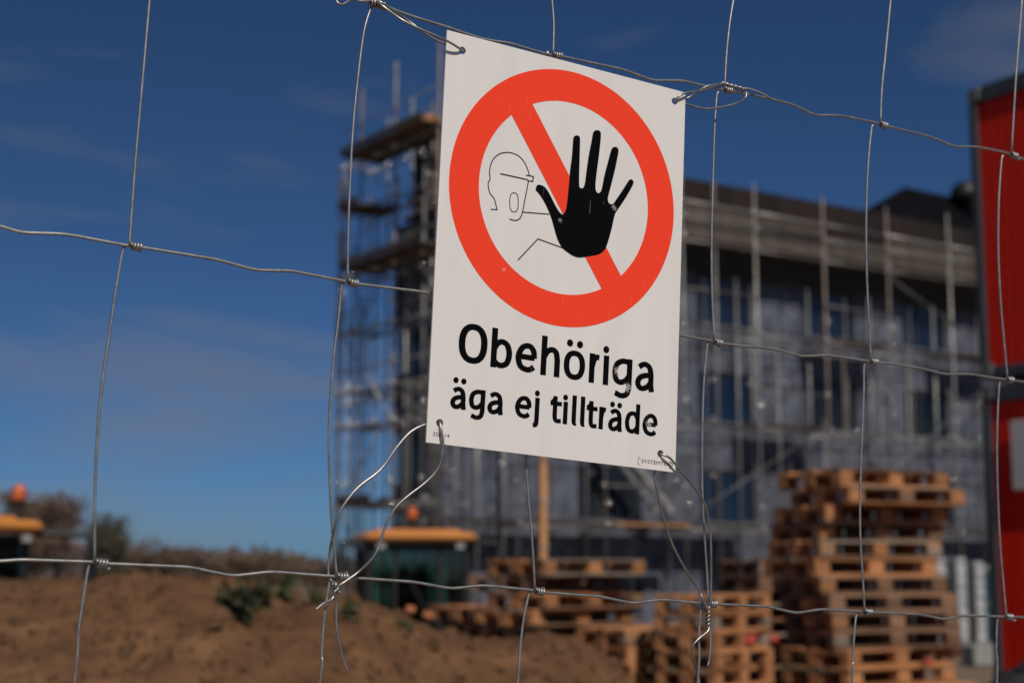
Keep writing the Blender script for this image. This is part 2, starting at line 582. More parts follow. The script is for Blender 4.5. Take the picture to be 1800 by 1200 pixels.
    seam = MB().prism([(0, 0), (.985, 0), (.985, .02), (0, .02)], 0, 1)
    k = 0
    x = .1
    pm = None
    for i in range(30):
        if pm is None:
            mb = MB()
            mb.add([(0, 0, 0), (.98, 0, 0), (.98, .42, 2.36), (0, .42, 2.36), (0, .12, 0), (.98, .12, 0), (.98, .54, 2.36), (0, .54, 2.36)], [(0, 1, 2, 3), (7, 6, 5, 4), (0, 4, 5, 1), (1, 5, 6, 2), (2, 6, 7, 3), (3, 7, 4, 0)])
            pm = mb.mesh('roof_panel', 'roof_dark')
        put('roof_panel', pm, t, (x + i * .99, .02, 10.97))
    MB().box((15.1, 1.3, 13.28), (30, 1.5, .12)).box((17.4, 6.1, 13.30), (25.2, 8.0, .13)).build('roof', 'roof_black', t)
    MB().box((15.1, 1.3, 12.1), (29.4, 1.2, 2.2)).build('roof_core', 'roof_dark', t)
    # attic gable further back on the right
    gb = MB()
    gb.add([(17.0, .55, 13.35), (19.9, 3.3, 13.37), (20.5, 1.8, 14.92), (30, .55, 13.35), (30, 3.3, 13.37), (30, 1.8, 14.85)], [(0, 2, 1), (3, 4, 5), (0, 3, 5, 2), (1, 2, 5, 4), (0, 1, 4, 3)])
    gb.build('attic_gable', 'roof_black', t)
    vt = MB().lathe((0, 0, 0), [(.22, 0), (.22, .55), (.5, .6), (.56, .85), (.5, 1.1), (.3, 1.28), (.05, 1.33)], 16).build('roof_vent', 'black_paint', t, (23.1, 1.25, 14.05), smooth=True)
    return t
make_building()

# ------------------------------------------------------------------ scaffolding
def bl(u, v, z): return BC + BU * u + BV * v + np.array([0, 0, z])
_sh = {}
def rod_mesh(L, r, m, axis):
    k = (round(L, 2), r, m, axis)
    if k not in _sh:
        e = {'x': (L, 0, 0), 'y': (0, L, 0), 'z': (0, 0, L)}[axis]
        _sh[k] = MB().tube([(0, 0, 0), e], r, 6).mesh('rod', m, True)
    return _sh[k]
def rod(name, t, p, L, axis, m='scaf', r=.0245): return put(name, rod_mesh(L, r, m, axis), t, p)
def coupler(t, p):
    if 'cp' not in _sh:
        _sh['cp'] = MB().lathe((0, 0, 0), [(.02, -.075), (.05, -.065), (.065, -.03), (.068, 0), (.065, .03), (.05, .065), (.02, .075)], 10, 'x').mesh('coupler', 'coupler', True)
    put('coupler', _sh['cp'], t, p)
def deck_board(t, p, L, axis, m='deck', w=.29, h=.05):
    k = ('d', round(L, 2), axis, m, w, h)
    if k not in _sh:
        _sh[k] = MB().box(((L / 2, 0, 0) if axis == 'x' else (0, L / 2, 0)), ((L - .02, w, h) if axis == 'x' else (w, L - .02, h))).mesh('deck_board', m)
    return put('deck_board', _sh[k], t, p)

def front_scaffold():
    t = thing('scaffold', 'steel tube scaffold with plank decks along the front facade of the grey building', 'scaffold', BC, BROT)
    us = [-1.15, 1.75, 4.62, 7.47, 10.32, 13.18, 16.03, 18.96, 21.8, 24.7]
    lv = [2.75, 5.72, 8.5, 11.05]
    for i, u in enumerate(us):
        top = 12.95 + random.uniform(-.1, .3)
        m = 'scaf_rust' if i in (5, 6) else 'scaf'
        rod('standard', t, (u, -1.3, 0), top, 'z', m, .029)
        rod('standard', t, (u + .12 * (i % 2), -.42, 0), 10.2, 'z', 'scaf', .026)
        for z in lv:
            rod('transom', t, (u, -1.4, z - .09), 1.15, 'y')
            coupler(t, (u + .05, -1.33, z - .04))
            coupler(t, (u - .04, -1.33, z + 1.02))
            if random.random() < .8: coupler(t, (u + .07, -1.34, z + .52))
    for u in (8.9, 11.32, 14.1, 17.0, .62, -.02, 1.44):
        rod('standard', t, (u, -1.1, 0), 12.9 if u in (8.9,) else (8.6 if u > 5 else 6.6), 'z', random.choice(['scaf', 'scaf_rust']), .026)
    for a, b in zip(us, us[1:]):
        L = b - a
        for z in lv:
            for dz, m in ((.5, 'scaf_dark'), (1.0, 'scaf')) if z > 10 else ((1.0, 'scaf_dark'),) if random.random() < .35 else ():
                rod('guard_rail', t, (a - .06, -1.33, z + dz), L + .1, 'x', m, .026)
            if z > 10 or random.random() < .6: rod('ledger', t, (a - .06, -1.27, z - .14), L + .1, 'x', 'scaf', .02)
            rod('ledger', t, (a - .06, -.38, z - .14), L + .1, 'x', 'scaf', .02)
            for q in range(3 if z > 10 or (z < 3 and a in (4.62, 7.47)) or random.random() < .2 else 0):
                deck_board(t, (a, -1.12 + .31 * q, z), L, 'x', 'deck')
            if z > 10:
                for k_ in range(4):
                    gk = ('gb', round(L, 2))
                    if gk not in _sh: _sh[gk] = MB().box((L / 2, 0, 0), (L - .05, .03, .19)).mesh('guard_board', 'toe')
                    if random.random() < .85: put('guard_board', _sh[gk], t, (a + random.uniform(-.02, .02), -1.22, z + .34 + .21 * k_))
                put('toe_board', MB().box((L / 2, 0, 0), (L - .03, .03, .17)).mesh('toe_board', 'toe'), t, (a, -1.26, z + .1))
    for k_ in range(16):
        rod('standard', t, (.35 + 1.5 * k_ + random.uniform(-.3, .3), -.30, 0), random.choice([8.4, 10.2, 10.2, 6.2]), 'z', random.choice(['scaf', 'scaf_dark']), .017)
        for zz in (2.7, 4.2, 5.7, 7.1, 8.5):
            if random.random() < .75: coupler(t, (.35 + 1.5 * k_, -.36, zz + random.uniform(-.2, .2)))
    # diagonal braces and an access stair in the second bay
    def brace(p, q, m='scaf_dark'): MB().tube([p, q], .015, 6).build('brace', m, t, smooth=True)
    brace((10.3, -1.36, .3), (18.9, -1.36, 5.2)); brace((13.2, -1.36, 2.9), (21.8, -1.36, 8.3)); brace((16.0, -1.36, 10.7), (21.8, -1.36, 8.2))
    brace((7.47, -1.36, 2.9), (13.2, -1.36, 5.9)); brace((18.9, -1.36, .4), (24.7, -1.36, 5.6))
    st = MB()
    for s in (-.35, .35): st.box((6.0, -.85 + s, 4.15), (3.0, .05, .18), M=Matrix.Rotation(R(45), 3, 'Y'))
    st.build('stair_stringer', 'scaf', t)
    for k in range(10):
        put('stair_tread', MB().box((0, 0, 0), (.22, .62, .03)).mesh('stair_tread', 'plank_steel') if k == 0 else bpy.data.meshes['stair_tread'], t, (4.98 + .2 * k, -.85, 5.15 - .2 * k))
    # orange boards on the low landing
    for q in range(2): put('landing_board', MB().box((0, 0, 0), (2.6, .2, .05)).mesh('landing_board', 'timber'), t, (5.9, -1.46 - .22 * q, 2.70 + .004 * q))
front_scaffold()

def end_scaffold():
    t = thing('scaffold', 'tall steel scaffold with dark plank decks against the sky, left end of the building', 'scaffold', BC, BROT)
    # local x = -offset from the left face, local y = backwards
    poles = [(-1.2, -2.1, 14.85), (-1.2, .15, 14.95), (-.35, .72, 14.3), (-1.2, 2.05, 14.75), (-1.2, 3.05, 12.8), (-1.2, 3.25, 10.4), (-.35, 2.05, 14.0), (-.35, 3.1, 12.0), (-.3, -.3, 13.9), (-1.2, 1.1, 11.0), (-.8, 2.6, 9.0), (-.35, 1.5, 12.2), (-1.2, 2.6, 8.6), (-.8, 3.1, 10.6)]
    for x, y, h in poles:
        rod('standard', t, (x, y, 0), h, 'z', random.choice(['scaf', 'scaf', 'scaf_rust']), .036)
    lv = [1.6, 3.25, 5.4, 6.35, 8.0, 9.55, 11.35, 12.7]
    for z in lv:
        rod('ledger', t, (-1.2, -2.2, z - .1), 5.6, 'y', 'scaf', .026)
        rod('ledger', t, (-.35, -2.2, z - .13), 5.6, 'y', 'scaf', .024)
        for y in (.15, 1.1, 2.05, 2.6, 3.05):
            rod('transom', t, (-1.45, y, z - .05), 1.3, 'x', 'scaf')
            coupler(t, (-1.21, y - .04, z - .05)); coupler(t, (-.36, y - .04, z - .08))
            if random.random() < .6: coupler(t, (-1.21, y + .06, z + .5))
    for z, y0, y1 in ((9.55, -2.2, 2.15), (12.7, -2.2, 2.15), (11.2, 1.1, 2.25), (3.2, .2, 2.1)):
        for q in range(4):
            deck_board(t, (-1.62 + .31 * q, y0, z), y1 - y0, 'y', 'deck', .29, .06)
        for q in range(2):
            put('toe_board', MB().box((0, (y1 - y0) / 2, 0), (.03, y1 - y0 - .03, .17)).mesh('toe_board', 'deck'), t, (-1.80 + q * 1.28, y0, z + .12))
    for z in (5.9, 6.85, 10.1, 10.6, 13.2, 13.7):
        rod('guard_rail', t, (-1.25, -2.2, z), 5.4, 'y', 'scaf', .022)
    # toe board standing upright and mesh guards: pale panels at the far end
    for z in (8.1, 11.4, 9.9):
        MB().box((0, 0, .45), (.05, .42, .9)).build('guard_panel', 'sill', t, (-1.28, 3.0, z + .05))
    def brace(p, q, m='scaf'): MB().tube([p, q], .022, 6).build('brace', m, t, smooth=True)
    brace((-1.24, .15, 5.4), (-1.24, 3.05, 8.0)); brace((-1.24, 3.05, 3.3), (-1.24, .15, 5.4)); brace((-1.24, .15, .2), (-1.24, 3.05, 3.2)); brace((-1.24, 2.05, 8.0), (-1.24, .15, 9.5))
end_scaffold()
for k, (s, w) in enumerate(((1.5, .5),)):
    MB()
# bundle of boards lying on the top deck
p = BC - BU * 1.2 - BV * (-1.0)
tag(MB().box((0, 0, .1), (.5, 1.3, .2)).box((.05, .1, .26), (.3, 1.0, .1)).build('board_bundle', 'timber', None, tuple(BC - BU * 1.2 + BV * 1.2 + np.array([0, 0, 12.78])), rot=(0, 0, BROT)), 'bundle of wooden boards lying on the highest scaffold deck at the left end', 'boards')

# ------------------------------------------------------------------ timber post
pp = at(954, 900, 37)
tp = thing('timber_post', 'tall orange brown timber post standing in front of the facade, right of the yellow machine', 'post', (pp[0], pp[1], 0), R(20))
MB().bevelbox((0, 0, 2.5), (.17, .17, 5.0), .012).build('shaft', 'timber', tp)
for z in (1.0, 2.05, 3.1, 4.1):
    MB().box((0, 0, z), (.21, .21, .10)).build('clamp', 'scaf_rust', tp)
MB().box((0, 0, .05), (.6, .6, .1)).build('base_plate', 'concrete', tp)

# ------------------------------------------------------------------ red site cabins
CDIR = Vector((.515, -.857, 0)).normalized()        # along the visible side, towards the viewer
CROT = math.atan2(CDIR.y, CDIR.x)
cc = at(1737, 1000, 13.25)
def make_cabin(z0, label):
    t = thing('site_cabin', label, 'cabin', (cc[0], cc[1], z0), CROT, 'stacked red site cabins')
    # local x along the visible side, local y = backwards (away from the visible side)
    L, W, H = 6.0, 2.44, 2.62
    for x in (.045, L - .045):
        for y in (.045, W - .045):
            MB().bevelbox((x, y, H / 2), (.09, .09, H - .28), .012).build('corner_post', 'cab_grey', t)
            for z in (.075, H - .075): MB().bevelbox((x + (.025 if x < 1 else -.025), y + (.025 if y < 1 else -.025), z), (.15, .15, .14), .02).build('corner_casting', 'casting', t)
    for z, h in ((.055, .10), (H - .085, .15)):
        for y in (.06, W - .06): MB().bevelbox((L / 2, y, z), (L - .31, .12, h), .01).build('side_rail', 'cab_grey', t)
        for x in (.06, L - .06): MB().bevelbox((x, W / 2, z), (.12, W - .31, h), .01).build('end_rail', 'cab_grey', t)
    MB().box((L / 2, W / 2, H - .02), (L - .26, W - .26, .04)).build('roof', 'cab_roof', t)
    MB().box((L / 2, W / 2, .06), (L - .26, W - .26, .06)).build('floor', 'cab_grey', t)
    # trapezoid steel cladding: ribs of .2 m
    hh = H - .27
    def clad(w):
        mb = MB()
        pr = [(0, .004), (.005, -.012), (w - .016, -.012), (w - .012, .004), (w - .001, .004), (w - .001, .05), (0, .05)]
        vv = [(x, y, 0) for x, y in pr] + [(x, y, hh) for x, y in pr]
        n = len(pr)
        f = [tuple(range(n - 1, -1, -1)), tuple(range(n, 2 * n))] + [(i, (i + 1) % n, n + (i + 1) % n, n + i) for i in range(n)]
        return mb.add(vv, f).mesh('wall_panel', 'cab_red')
    n = 58
    w = (L - .18) / n
    pm = clad(w)
    for i in range(n): put('wall_panel', pm, t, (.09 + i * w, .04, .105))
    for i in range(n): put('wall_panel', pm, t, (L - .09 - i * w, W - .04, .105), (0, 0, math.pi))
    n2 = 22
    w2 = (W - .18) / n2
    pm2 = clad(w2)
    for i in range(n2):
        put('wall_panel', pm2, t, (.04, W - .09 - i * w2, .18), (0, 0, -math.pi / 2))
        put('wall_panel', pm2, t, (L - .04, .09 + i * w2, .18), (0, 0, math.pi / 2))
    return t
make_cabin(.46, 'red corrugated site cabin with grey frame, lower of the two stacked')
make_cabin(.46 + 2.66, 'red corrugated site cabin with grey frame, upper of the two stacked')
for i, (x, y) in enumerate(((.3, .2), (3, .2), (5.7, .2), (.3, 2.2), (3, 2.2), (5.7, 2.2))):
    q = Matrix.Rotation(CROT, 3, 'Z') @ Vector((x, y, 0)) + Vector((cc[0], cc[1], 0))
    tag(MB().bevelbox((0, 0, .23), (.4, .4, .46), .02).build('support_block', 'concrete', None, q, rot=(0, 0, CROT)), ('square concrete block under the lower red cabin, at its corner nearest the silver planks', 'square concrete block under the middle of the visible side of the lower cabin', 'square concrete block under the near end of the visible side of the lower cabin', 'square concrete block under the far back corner of the lower cabin', 'square concrete block under the middle of the hidden side of the lower cabin', 'square concrete block under the near back corner of the lower cabin')[i], 'block', 'blocks under the cabins')
q = Matrix.Rotation(CROT, 3, 'Z') @ Vector((.78, -.012, 0)) + Vector((cc[0], cc[1], 0))
nb = tag(MB().bevelbox((0, 0, 0), (.9, .03, .58), .004).build('notice_board', 'notice', None, (q.x, q.y, 2.45), rot=(0, 0, CROT)), 'pale grey notice board fixed on the lower red cabin', 'board')

# ------------------------------------------------------------------ pallets
def pallet_meshes(m):
    d = {}
    d['deck_w'] = MB().bevelbox((0, 0, 0), (1.2, .143, .021), .003).mesh('deck_board', m)
    d['deck_n'] = MB().bevelbox((0, 0, 0), (1.2, .10, .021), .003).mesh('deck_board', m)
    d['cross'] = MB().bevelbox((0, 0, 0), (.143, .8, .021), .003).mesh('cross_board', m)
    d['blk_w'] = MB().bevelbox((0, 0, 0), (.144, .143, .077), .005).mesh('block', m)
    d['blk_n'] = MB().bevelbox((0, 0, 0), (.144, .10, .077), .005).mesh('block', m)
    d['base_w'] = MB().bevelbox((0, 0, 0), (1.2, .143, .021), .003).mesh('base_board', m)
    d['base_n'] = MB().bevelbox((0, 0, 0), (1.2, .10, .021), .003).mesh('base_board', m)
    return d
PM = {m: pallet_meshes(m) for m in ('pallet', 'pallet_old', 'pallet_grey')}
def pallet(center, rotz, label, group, m='pallet', tilt=(0, 0), missing=()):
    t = thing('wooden_pallet', label, 'pallet', center, rotz, group)
    t.rotation_euler = (tilt[0], tilt[1], rotz)
    alt = ['pallet', 'pallet_old', 'pallet_grey']
    def pick(k): return PM[m if random.random() < .72 else random.choice(alt)][k]     # mended and weathered boards among the others
    lost = random.randrange(24)
    for i_, (y, k) in enumerate(((-.328, 'w'), (-.1875, 'n'), (0, 'w'), (.1875, 'n'), (.328, 'w'))):
        if i_ == lost: continue
        put('deck_board', pick('deck_' + k), t, (random.uniform(-.012, .012), y, .1335))
    for x in (-.5275, 0, .5275): put('cross_board', pick('cross'), t, (x, 0, .1115))
    for x in (-.5275, 0, .5275):
        for y, k in ((-.3275, 'n'), (0, 'w'), (.3275, 'n')):
            o = put('block', pick('blk_' + k), t, (x + random.uniform(-.008, .008), y - (.02 if y < 0 else -.02 if y > 0 else 0), .0615))
            o.rotation_euler.z = random.uniform(-.06, .06)
    for y, k in ((-.345, 'n'), (0, 'w'), (.345, 'n')): put('base_board', pick('base_' + k), t, (random.uniform(-.01, .01), y, .0115))
    return t
ORD = ['topmost', 'second from the top', 'third from the top', 'fourth from the top', 'fifth from the top', 'sixth from the top', 'seventh from the top', 'eighth from the top', 'ninth from the top', 'tenth from the top', 'eleventh from the top', 'twelfth from the top', 'thirteenth from the top', 'fourteenth from the top', 'fifteenth from the top', 'second from the ground', 'lowest']
def stack(px, Y, n, phi, name, group, spec={}, jit=.02, old=.3, sc=(1, 1)):
    p0 = at(px, 1000, Y)
    for i in range(n):                     # i from the ground
        j = n - 1 - i                      # from the top
        ph = phi + R(random.uniform(-2.0, 2.0))
        dx = random.uniform(-jit, jit)
        dy = random.uniform(-jit, jit)
        m = 'pallet_old' if random.random() < old else 'pallet'
        if j in spec:
            s = spec[j]
            dx += s.get('dx', 0); dy += s.get('dy', 0); ph += R(s.get('r', 0)); m = s.get('m', m)
        c = Vector((p0[0] + dx, p0[1] + dy, i * .1445)) + Matrix.Rotation(ph, 3, 'Z') @ Vector((.6 * sc[0], .4 * sc[1], 0))
        word = 'lowest' if i == 0 else ORD[j]
        pallet(c, ph, f'wooden pallet, {word} of {name}', group, m).scale = (sc[0], sc[1], 1)
specA = {0: dict(dx=.07, dy=-.06, r=8, m='pallet'), 1: dict(dx=.10, dy=-.12, r=6, m='pallet'), 2: dict(dx=-.06, dy=.05, r=3, m='pallet'), 3: dict(dx=-.05, dy=.14, m='pallet_old'), 4: dict(dx=-.09, dy=.06, r=2, m='pallet'),
         5: dict(dx=-.15, dy=.03, r=2, m='pallet'), 6: dict(dx=-.08, dy=.03, m='pallet_old'), 7: dict(dx=-.04, m='pallet_old'), 8: dict(dx=-.02, m='pallet_old'), 9: dict(dx=.0, m='pallet_old'),
         10: dict(dx=.06, dy=-.12, r=11, m='pallet'), 11: dict(dx=.08, dy=-.14, r=11, m='pallet'), 12: dict(dx=.20, dy=-.16, r=8, m='pallet')}
stack(1465, 12.5, 16, R(20), 'the tall stack beside the red cabins', 'tall pallet stack', specA)
stack(1256, 12.2, 9, R(48), 'the middle stack, left of the tall one', 'middle pallet stack', {0: dict(m='pallet'), 1: dict(m='pallet'), 2: dict(m='pallet'), 3: dict(m='pallet')}, .015, .3, (.667, .75))
stack(951, 13.4, 11, R(41), 'the left stack beside the dark glass machine', 'left pallet stack', {0: dict(m='pallet', r=-2), 1: dict(dx=-.12, dy=.22, r=4, m='pallet_old'), 2: dict(dx=.03, dy=-.05, m='pallet'), 3: dict(dx=-.10, dy=.0, m='pallet'), 4: dict(dx=-.02, dy=.12, m='pallet_old'), 5: dict(m='pallet')}, .03)
stack(1098, 12.9, 7, R(30), 'the low stack behind the mound', 'low pallet stack', {0: dict(m='pallet'), 1: dict(dx=.03, m='pallet'), 2: dict(dx=.05, m='pallet')}, .02)
stack(1330, 14.9, 11, R(20), 'the dark rear stack', 'rear pallet stack', {0: dict(m='pallet_old'), 1: dict(m='pallet_old'), 2: dict(m='pallet_old')}, .03, 1.0)
stack(850, 14.6, 8, R(35), 'the lowest pile, leftmost, beside the dark glass machine', 'lowest pallet pile', {0: dict(r=5, dx=-.05, m='pallet'), 1: dict(r=-4), 2: dict(r=4, m='pallet')}, .05, .5)

# small red scraps between the pallets
for i, (x, y, Y, lab) in enumerate(((1318, 1125, 12.55, 'small red plastic scrap on the edge of the middle pallet stack'), (1361, 1123, 12.45, 'small red plastic scrap in the gap left of the tall stack'), (1632, 1163, 12.7, 'small orange red scrap in the lower right of the tall stack'), (1155, 1132, 13.0, 'small red scrap on the low pallet stack'))):
    q = at(x, y, Y)
    tag(MB().bevelbox((0, 0, 0), (.09, .05, .05), .012).add([(.02, -.02, .03), (.07, .0, .05), (.0, .03, .06)], [(0, 1, 2)]).build('plastic_scrap', 'pink', None, q, rot=(0, R(8), R(20 + 40 * i))), lab, 'scrap', 'scraps between the pallets')

# ------------------------------------------------------------------ galvanised planks, dark box, concrete block
def plank_mesh():
    w, h, L = .17, .066, 2.2
    pr = []
    for k in range(7):
        a = -math.pi / 2 + math.pi * k / 6
        pr.append((w / 2 - .033 + .033 * math.cos(a), .033 * math.sin(a)))
    for k in range(7):
        a = math.pi / 2 + math.pi * k / 6
        pr.append((-w / 2 + .033 + .033 * math.cos(a), .033 * math.sin(a)))
    return MB().prism(pr, 0, L).mesh('steel_plank', 'plank_steel')
pk = plank_mesh()
for c, (px, Y, nm, n) in enumerate(((1655, 27.0, 'leftmost', 23), (1690, 26.8, 'middle', 23), (1722, 27.2, 'rightmost', 22))):
    q = at(px, 1000, Y)
    for k in range(n):
        o = put('steel_plank', pk, None, (q[0] + random.uniform(-.008, .008), q[1] + random.uniform(-.03, .03), .15 + .033 + k * .0675), (0, 0, R(8)))
        tag(o, f'galvanised steel plank in the {nm} of the three silver stacks beside the red cabin', 'plank', f'planks of the {nm} silver stack')
for i, (px, Y) in enumerate(((1690, 27.0), (1690, 28.5))):
    q = at(px, 1000, Y)
    tag(MB().bevelbox((0, 0, .075), (1.1, .14, .15), .01).build('timber_bearer', 'timber', None, (q[0] - i * .25, q[1] + .2, 0), rot=(0, 0, R(8))), ('front timber bearer under the silver plank stacks', 'rear timber bearer under the silver plank stacks')[i], 'beam', 'bearers under the planks')
q = at(1738, 1000, 27.6)
t = thing('tool_chest', 'dark teal steel chest standing between the silver planks and the red cabin', 'chest', (q[0], q[1], 0), R(-14))
MB().bevelbox((0, 0, .75), (.34, .8, 1.46), .02).build('body', 'teal_box', t)
MB().bevelbox((0, 0, 1.52), (.38, .84, .08), .02).build('lid', 'sill', t)
MB().bevelbox((0, -.41, .9), (.12, .02, .04), .005).build('handle', 'sill', t)
q = at(1727, 1150, 24.6)
tag(MB().bevelbox((0, 0, .17), (.52, .45, .34), .03).bevelbox((0, 0, .37), (.2, .1, .06), .015).build('concrete_block', 'concrete', None, (q[0], q[1], 0), rot=(0, 0, R(12))), 'grey concrete block on the ground in front of the silver planks', 'block')

# ------------------------------------------------------------------ tyre at the lower right
q = at(1850, 1330, 8.0)
ty = thing('loose_tyre', 'black tyre standing on the ground in the lower right corner', 'tyre', (q[0], q[1], q[2]), R(8))
MB().lathe((0, 0, 0), [(.27, -.10), (.40, -.115), (.455, -.095), (.474, -.05), (.474, .05), (.455, .095), (.40, .115), (.27, .10), (.25, .0)], 40, 'y').build('tyre_casing', 'rubber', ty, smooth=True)
tr = MB()
for k in range(36):
    a = 2 * math.pi * k / 36
    tr.box((.476 * math.cos(a), .045 * (-1) ** k, .476 * math.sin(a)), (.018, .085, .045), M=Matrix.Rotation(-a, 3, 'Y'))
tr.build('tread', 'rubber', ty)

# ------------------------------------------------------------------ wheel loaders
def make_loader(label, loc, rz, bcn=(-.15, 0), mir=(.62, 1.0)):
    t = thing('wheel_loader', label, 'loader', loc, rz, 'wheel loaders behind the mound')
    # x forward, y left, z up
    MB().prism([(-1.95, .55), (-1.95, 1.15), (-1.75, 1.32), (-.75, 1.36), (-.6, .95), (-.35, .85), (-.35, .5), (-1.2, .42)], -.55, .55).build('rear_body', 'orange', t)
    gr = MB().box((-1.965, 0, .9), (.03, .8, .42)).build('grille', 'black_paint', t)
    for k in range(6): MB().box((-1.985, 0, .73 + .065 * k), (.02, .76, .02)).build('slat', 'black_paint', gr)
    MB().prism([(-.35, .5), (-.35, .95), (.2, 1.0), (1.15, .9), (1.2, .5), (.5, .42)], -.42, .42).build('front_frame', 'black_paint', t)
    for s in (-1, 1):
        MB().prism([(.55, .95), (.85, 1.25), (1.7, .75), (2.05, .45), (1.95, .3), (1.55, .55), (.75, .9)], s * .36 - .05, s * .36 + .05).build('lift_arm', 'orange', t)
        MB().tube([(.2, s * .25, .75), (1.4, s * .25, .6)], .05, 10).build('cylinder', 'sill', t)
    MB().prism([(2.0, .12), (2.75, .05), (2.78, .10), (2.15, .2), (2.05, .6), (2.25, .82), (2.2, .85), (1.98, .62)], -.85, .85).build('bucket', 'black_paint', t)
    wm = MB().lathe((0, 0, 0), [(.28, -.17), (.42, -.19), (.52, -.16), (.55, -.09), (.55, .09), (.52, .16), (.42, .19), (.28, .17)], 28, 'y').mesh('tyre', 'rubber', True)
    rm = MB().lathe((0, 0, 0), [(.05, -.13), (.10, -.14), (.12, -.06), (.27, -.10), (.29, -.15), (.29, .15), (.27, .10), (.12, .06), (.10, .14), (.05, .13)], 20, 'y').mesh('rim', 'orange', True)
    tread = MB()
    for k in range(20):
        a = 2 * math.pi * k / 20
        for s in (-1, 1): tread.box((.555 * math.cos(a + s * .08), s * .085, .555 * math.sin(a + s * .08)), (.03, .16, .05), M=Matrix.Rotation(-a - s * .08, 3, 'Y'))
    trm = tread.mesh('tread', 'rubber')
    for x in (-1.05, .85):
        for y in (-.62, .62):
            w = put('tyre', wm, t, (x, y, .57))
            put('rim', rm, w); put('tread', trm, w)
    for x in (-1.05, .85):
        for s in (-1, 1):
            MB().prism([(x - .62, .95), (x - .45, 1.2), (x + .45, 1.2), (x + .62, .95), (x + .58, .93), (x + .43, 1.16), (x - .43, 1.16), (x - .58, .93)], s * .62 - .19, s * .62 + .19).build('mudguard', 'black_paint', t)
    # cab: x -.75 .. .45, half width .62, z 1.05 .. 2.28
    x0, x1, hw, zb, zt = -.78, .42, .62, 1.0, 2.28
    MB().bevelbox(((x0 + x1) / 2, 0, zb - .04), (x1 - x0 + .06, 2 * hw + .04, .12), .02).build('cab_floor', 'black_paint', t)
    for x in (x0, x1):
        for s in (-1, 1): MB().bevelbox((x, s * hw, (zb + zt) / 2), (.09, .085, zt - zb), .015).build('pillar', 'black_paint', t)
    for s in (-1, 1):
        MB().box((x0 + .62, s * hw, (zb + zt) / 2), (.05, .06, zt - zb - .06)).build('door_frame', 'black_paint', t)
        MB().box(((x0 + x1) / 2, s * hw, zt - .03), (x1 - x0 - .1, .06, .07)).build('top_rail', 'black_paint', t)
        wv = MB().box(((x0 + x1) / 2, s * (hw + .005), (zb + zt) / 2), (x1 - x0 - .1, .008, zt - zb - .1)).build('side_window', 'cab_glass', t)
        MB().box((x0 + .72, s * (hw + .03), 1.5), (.12, .03, .03)).build('door_handle', 'black_paint', wv)
    for x in (x0, x1):
        MB().box((x, 0, (zb + zt) / 2 + .02), (.008, 2 * hw - .09, zt - zb - .12)).build('end_window', 'cab_glass', t)
        MB().box((x, 0, zt - .03), (.06, 2 * hw - .09, .08)).build('cross_rail', 'black_paint', t)
        for ym in (-.3, .27): MB().box((x * 1.006, ym, (zb + zt) / 2), (.04, .055, zt - zb - .1)).build('mullion', 'black_paint', t)
        MB().box((x * 1.012, .05, 1.55), (.02, .025, .7), M=Matrix.Rotation(R(28), 3, 'X')).build('wiper', 'black_paint', t)
    MB().bevelbox((-.35, 0, 1.35), (.5, .5, .14), .05).build('seat_cushion', 'seat', t)
    MB().bevelbox((-.58, 0, 1.68), (.14, .48, .62), .05).build('seat_back', 'seat', t)
    MB().tube([(.25, 0, 1.05), (.12, 0, 1.5)], .04, 8).lathe((.11, 0, 1.52), [(.19, -.015), (.2, 0), (.19, .015), (.17, 0)], 20).build('steering_wheel', 'seat', t)
    rf = MB()
    rf.bevelbox(((x0 + x1) / 2, 0, zt + .09), (1.62, 1.44, .13), .05)
    rf.bevelbox(((x0 + x1) / 2, 0, zt + .165), (1.2, 1.1, .06), .025)
    r = rf.build('cab_roof', 'orange', t)
    for x in (x0 - .16, x1 + .16):
        for s in (-1, 1):
            wl_ = MB().bevelbox((x, s * .5, zt - .02), (.09, .13, .09), .02).build('work_light', 'black_paint', t)
            sx = -1 if x < 0 else 1
            MB().box((x + sx * .048, s * .5, zt - .02), (.006, .10, .07)).build('lens', 'lamp', wl_)
    bc = MB().tube([(*bcn, zt + .12), (*bcn, zt + .31)], .018, 8).lathe((*bcn, zt + .29), [(.03, 0), (.055, .025), (.055, .05)], 16).build('beacon', 'black_paint', t)
    MB().lathe((*bcn, zt + .34), [(.062, 0), (.068, .03), (.064, .10), (.045, .145), (.01, .16)], 18).build('lens', 'lens', bc, smooth=True)
    for s in (-1, 1):
        mr = MB().bevelbox((mir[0], s * mir[1], 2.0), (.07, .17, .28), .025).build('mirror', 'black_paint', t)
        MB().tube([(.5, s * .62, zt + .03), (mir[0] - .02, s * (mir[1] - .02), zt + .02), (mir[0], s * mir[1], 2.1)], .034, 8).build('arm', 'black_paint', mr)
    MB().tube([(-1.45, .35, 1.3), (-1.45, .35, 1.9)], .045, 10).build('exhaust', 'black_paint', t)
    return t
q = at(727, 1000, 20.0)
make_loader('wheel loader with orange roof and dark green glass cab before the grey building', (q[0], q[1], -.47), R(-78))
q = at(-106, 1000, 14.6)
make_loader('wheel loader cut off at the left edge, orange roof with an orange beacon', (q[0], q[1], -.47), R(-38), (.40, .55), (.75, 1.15))

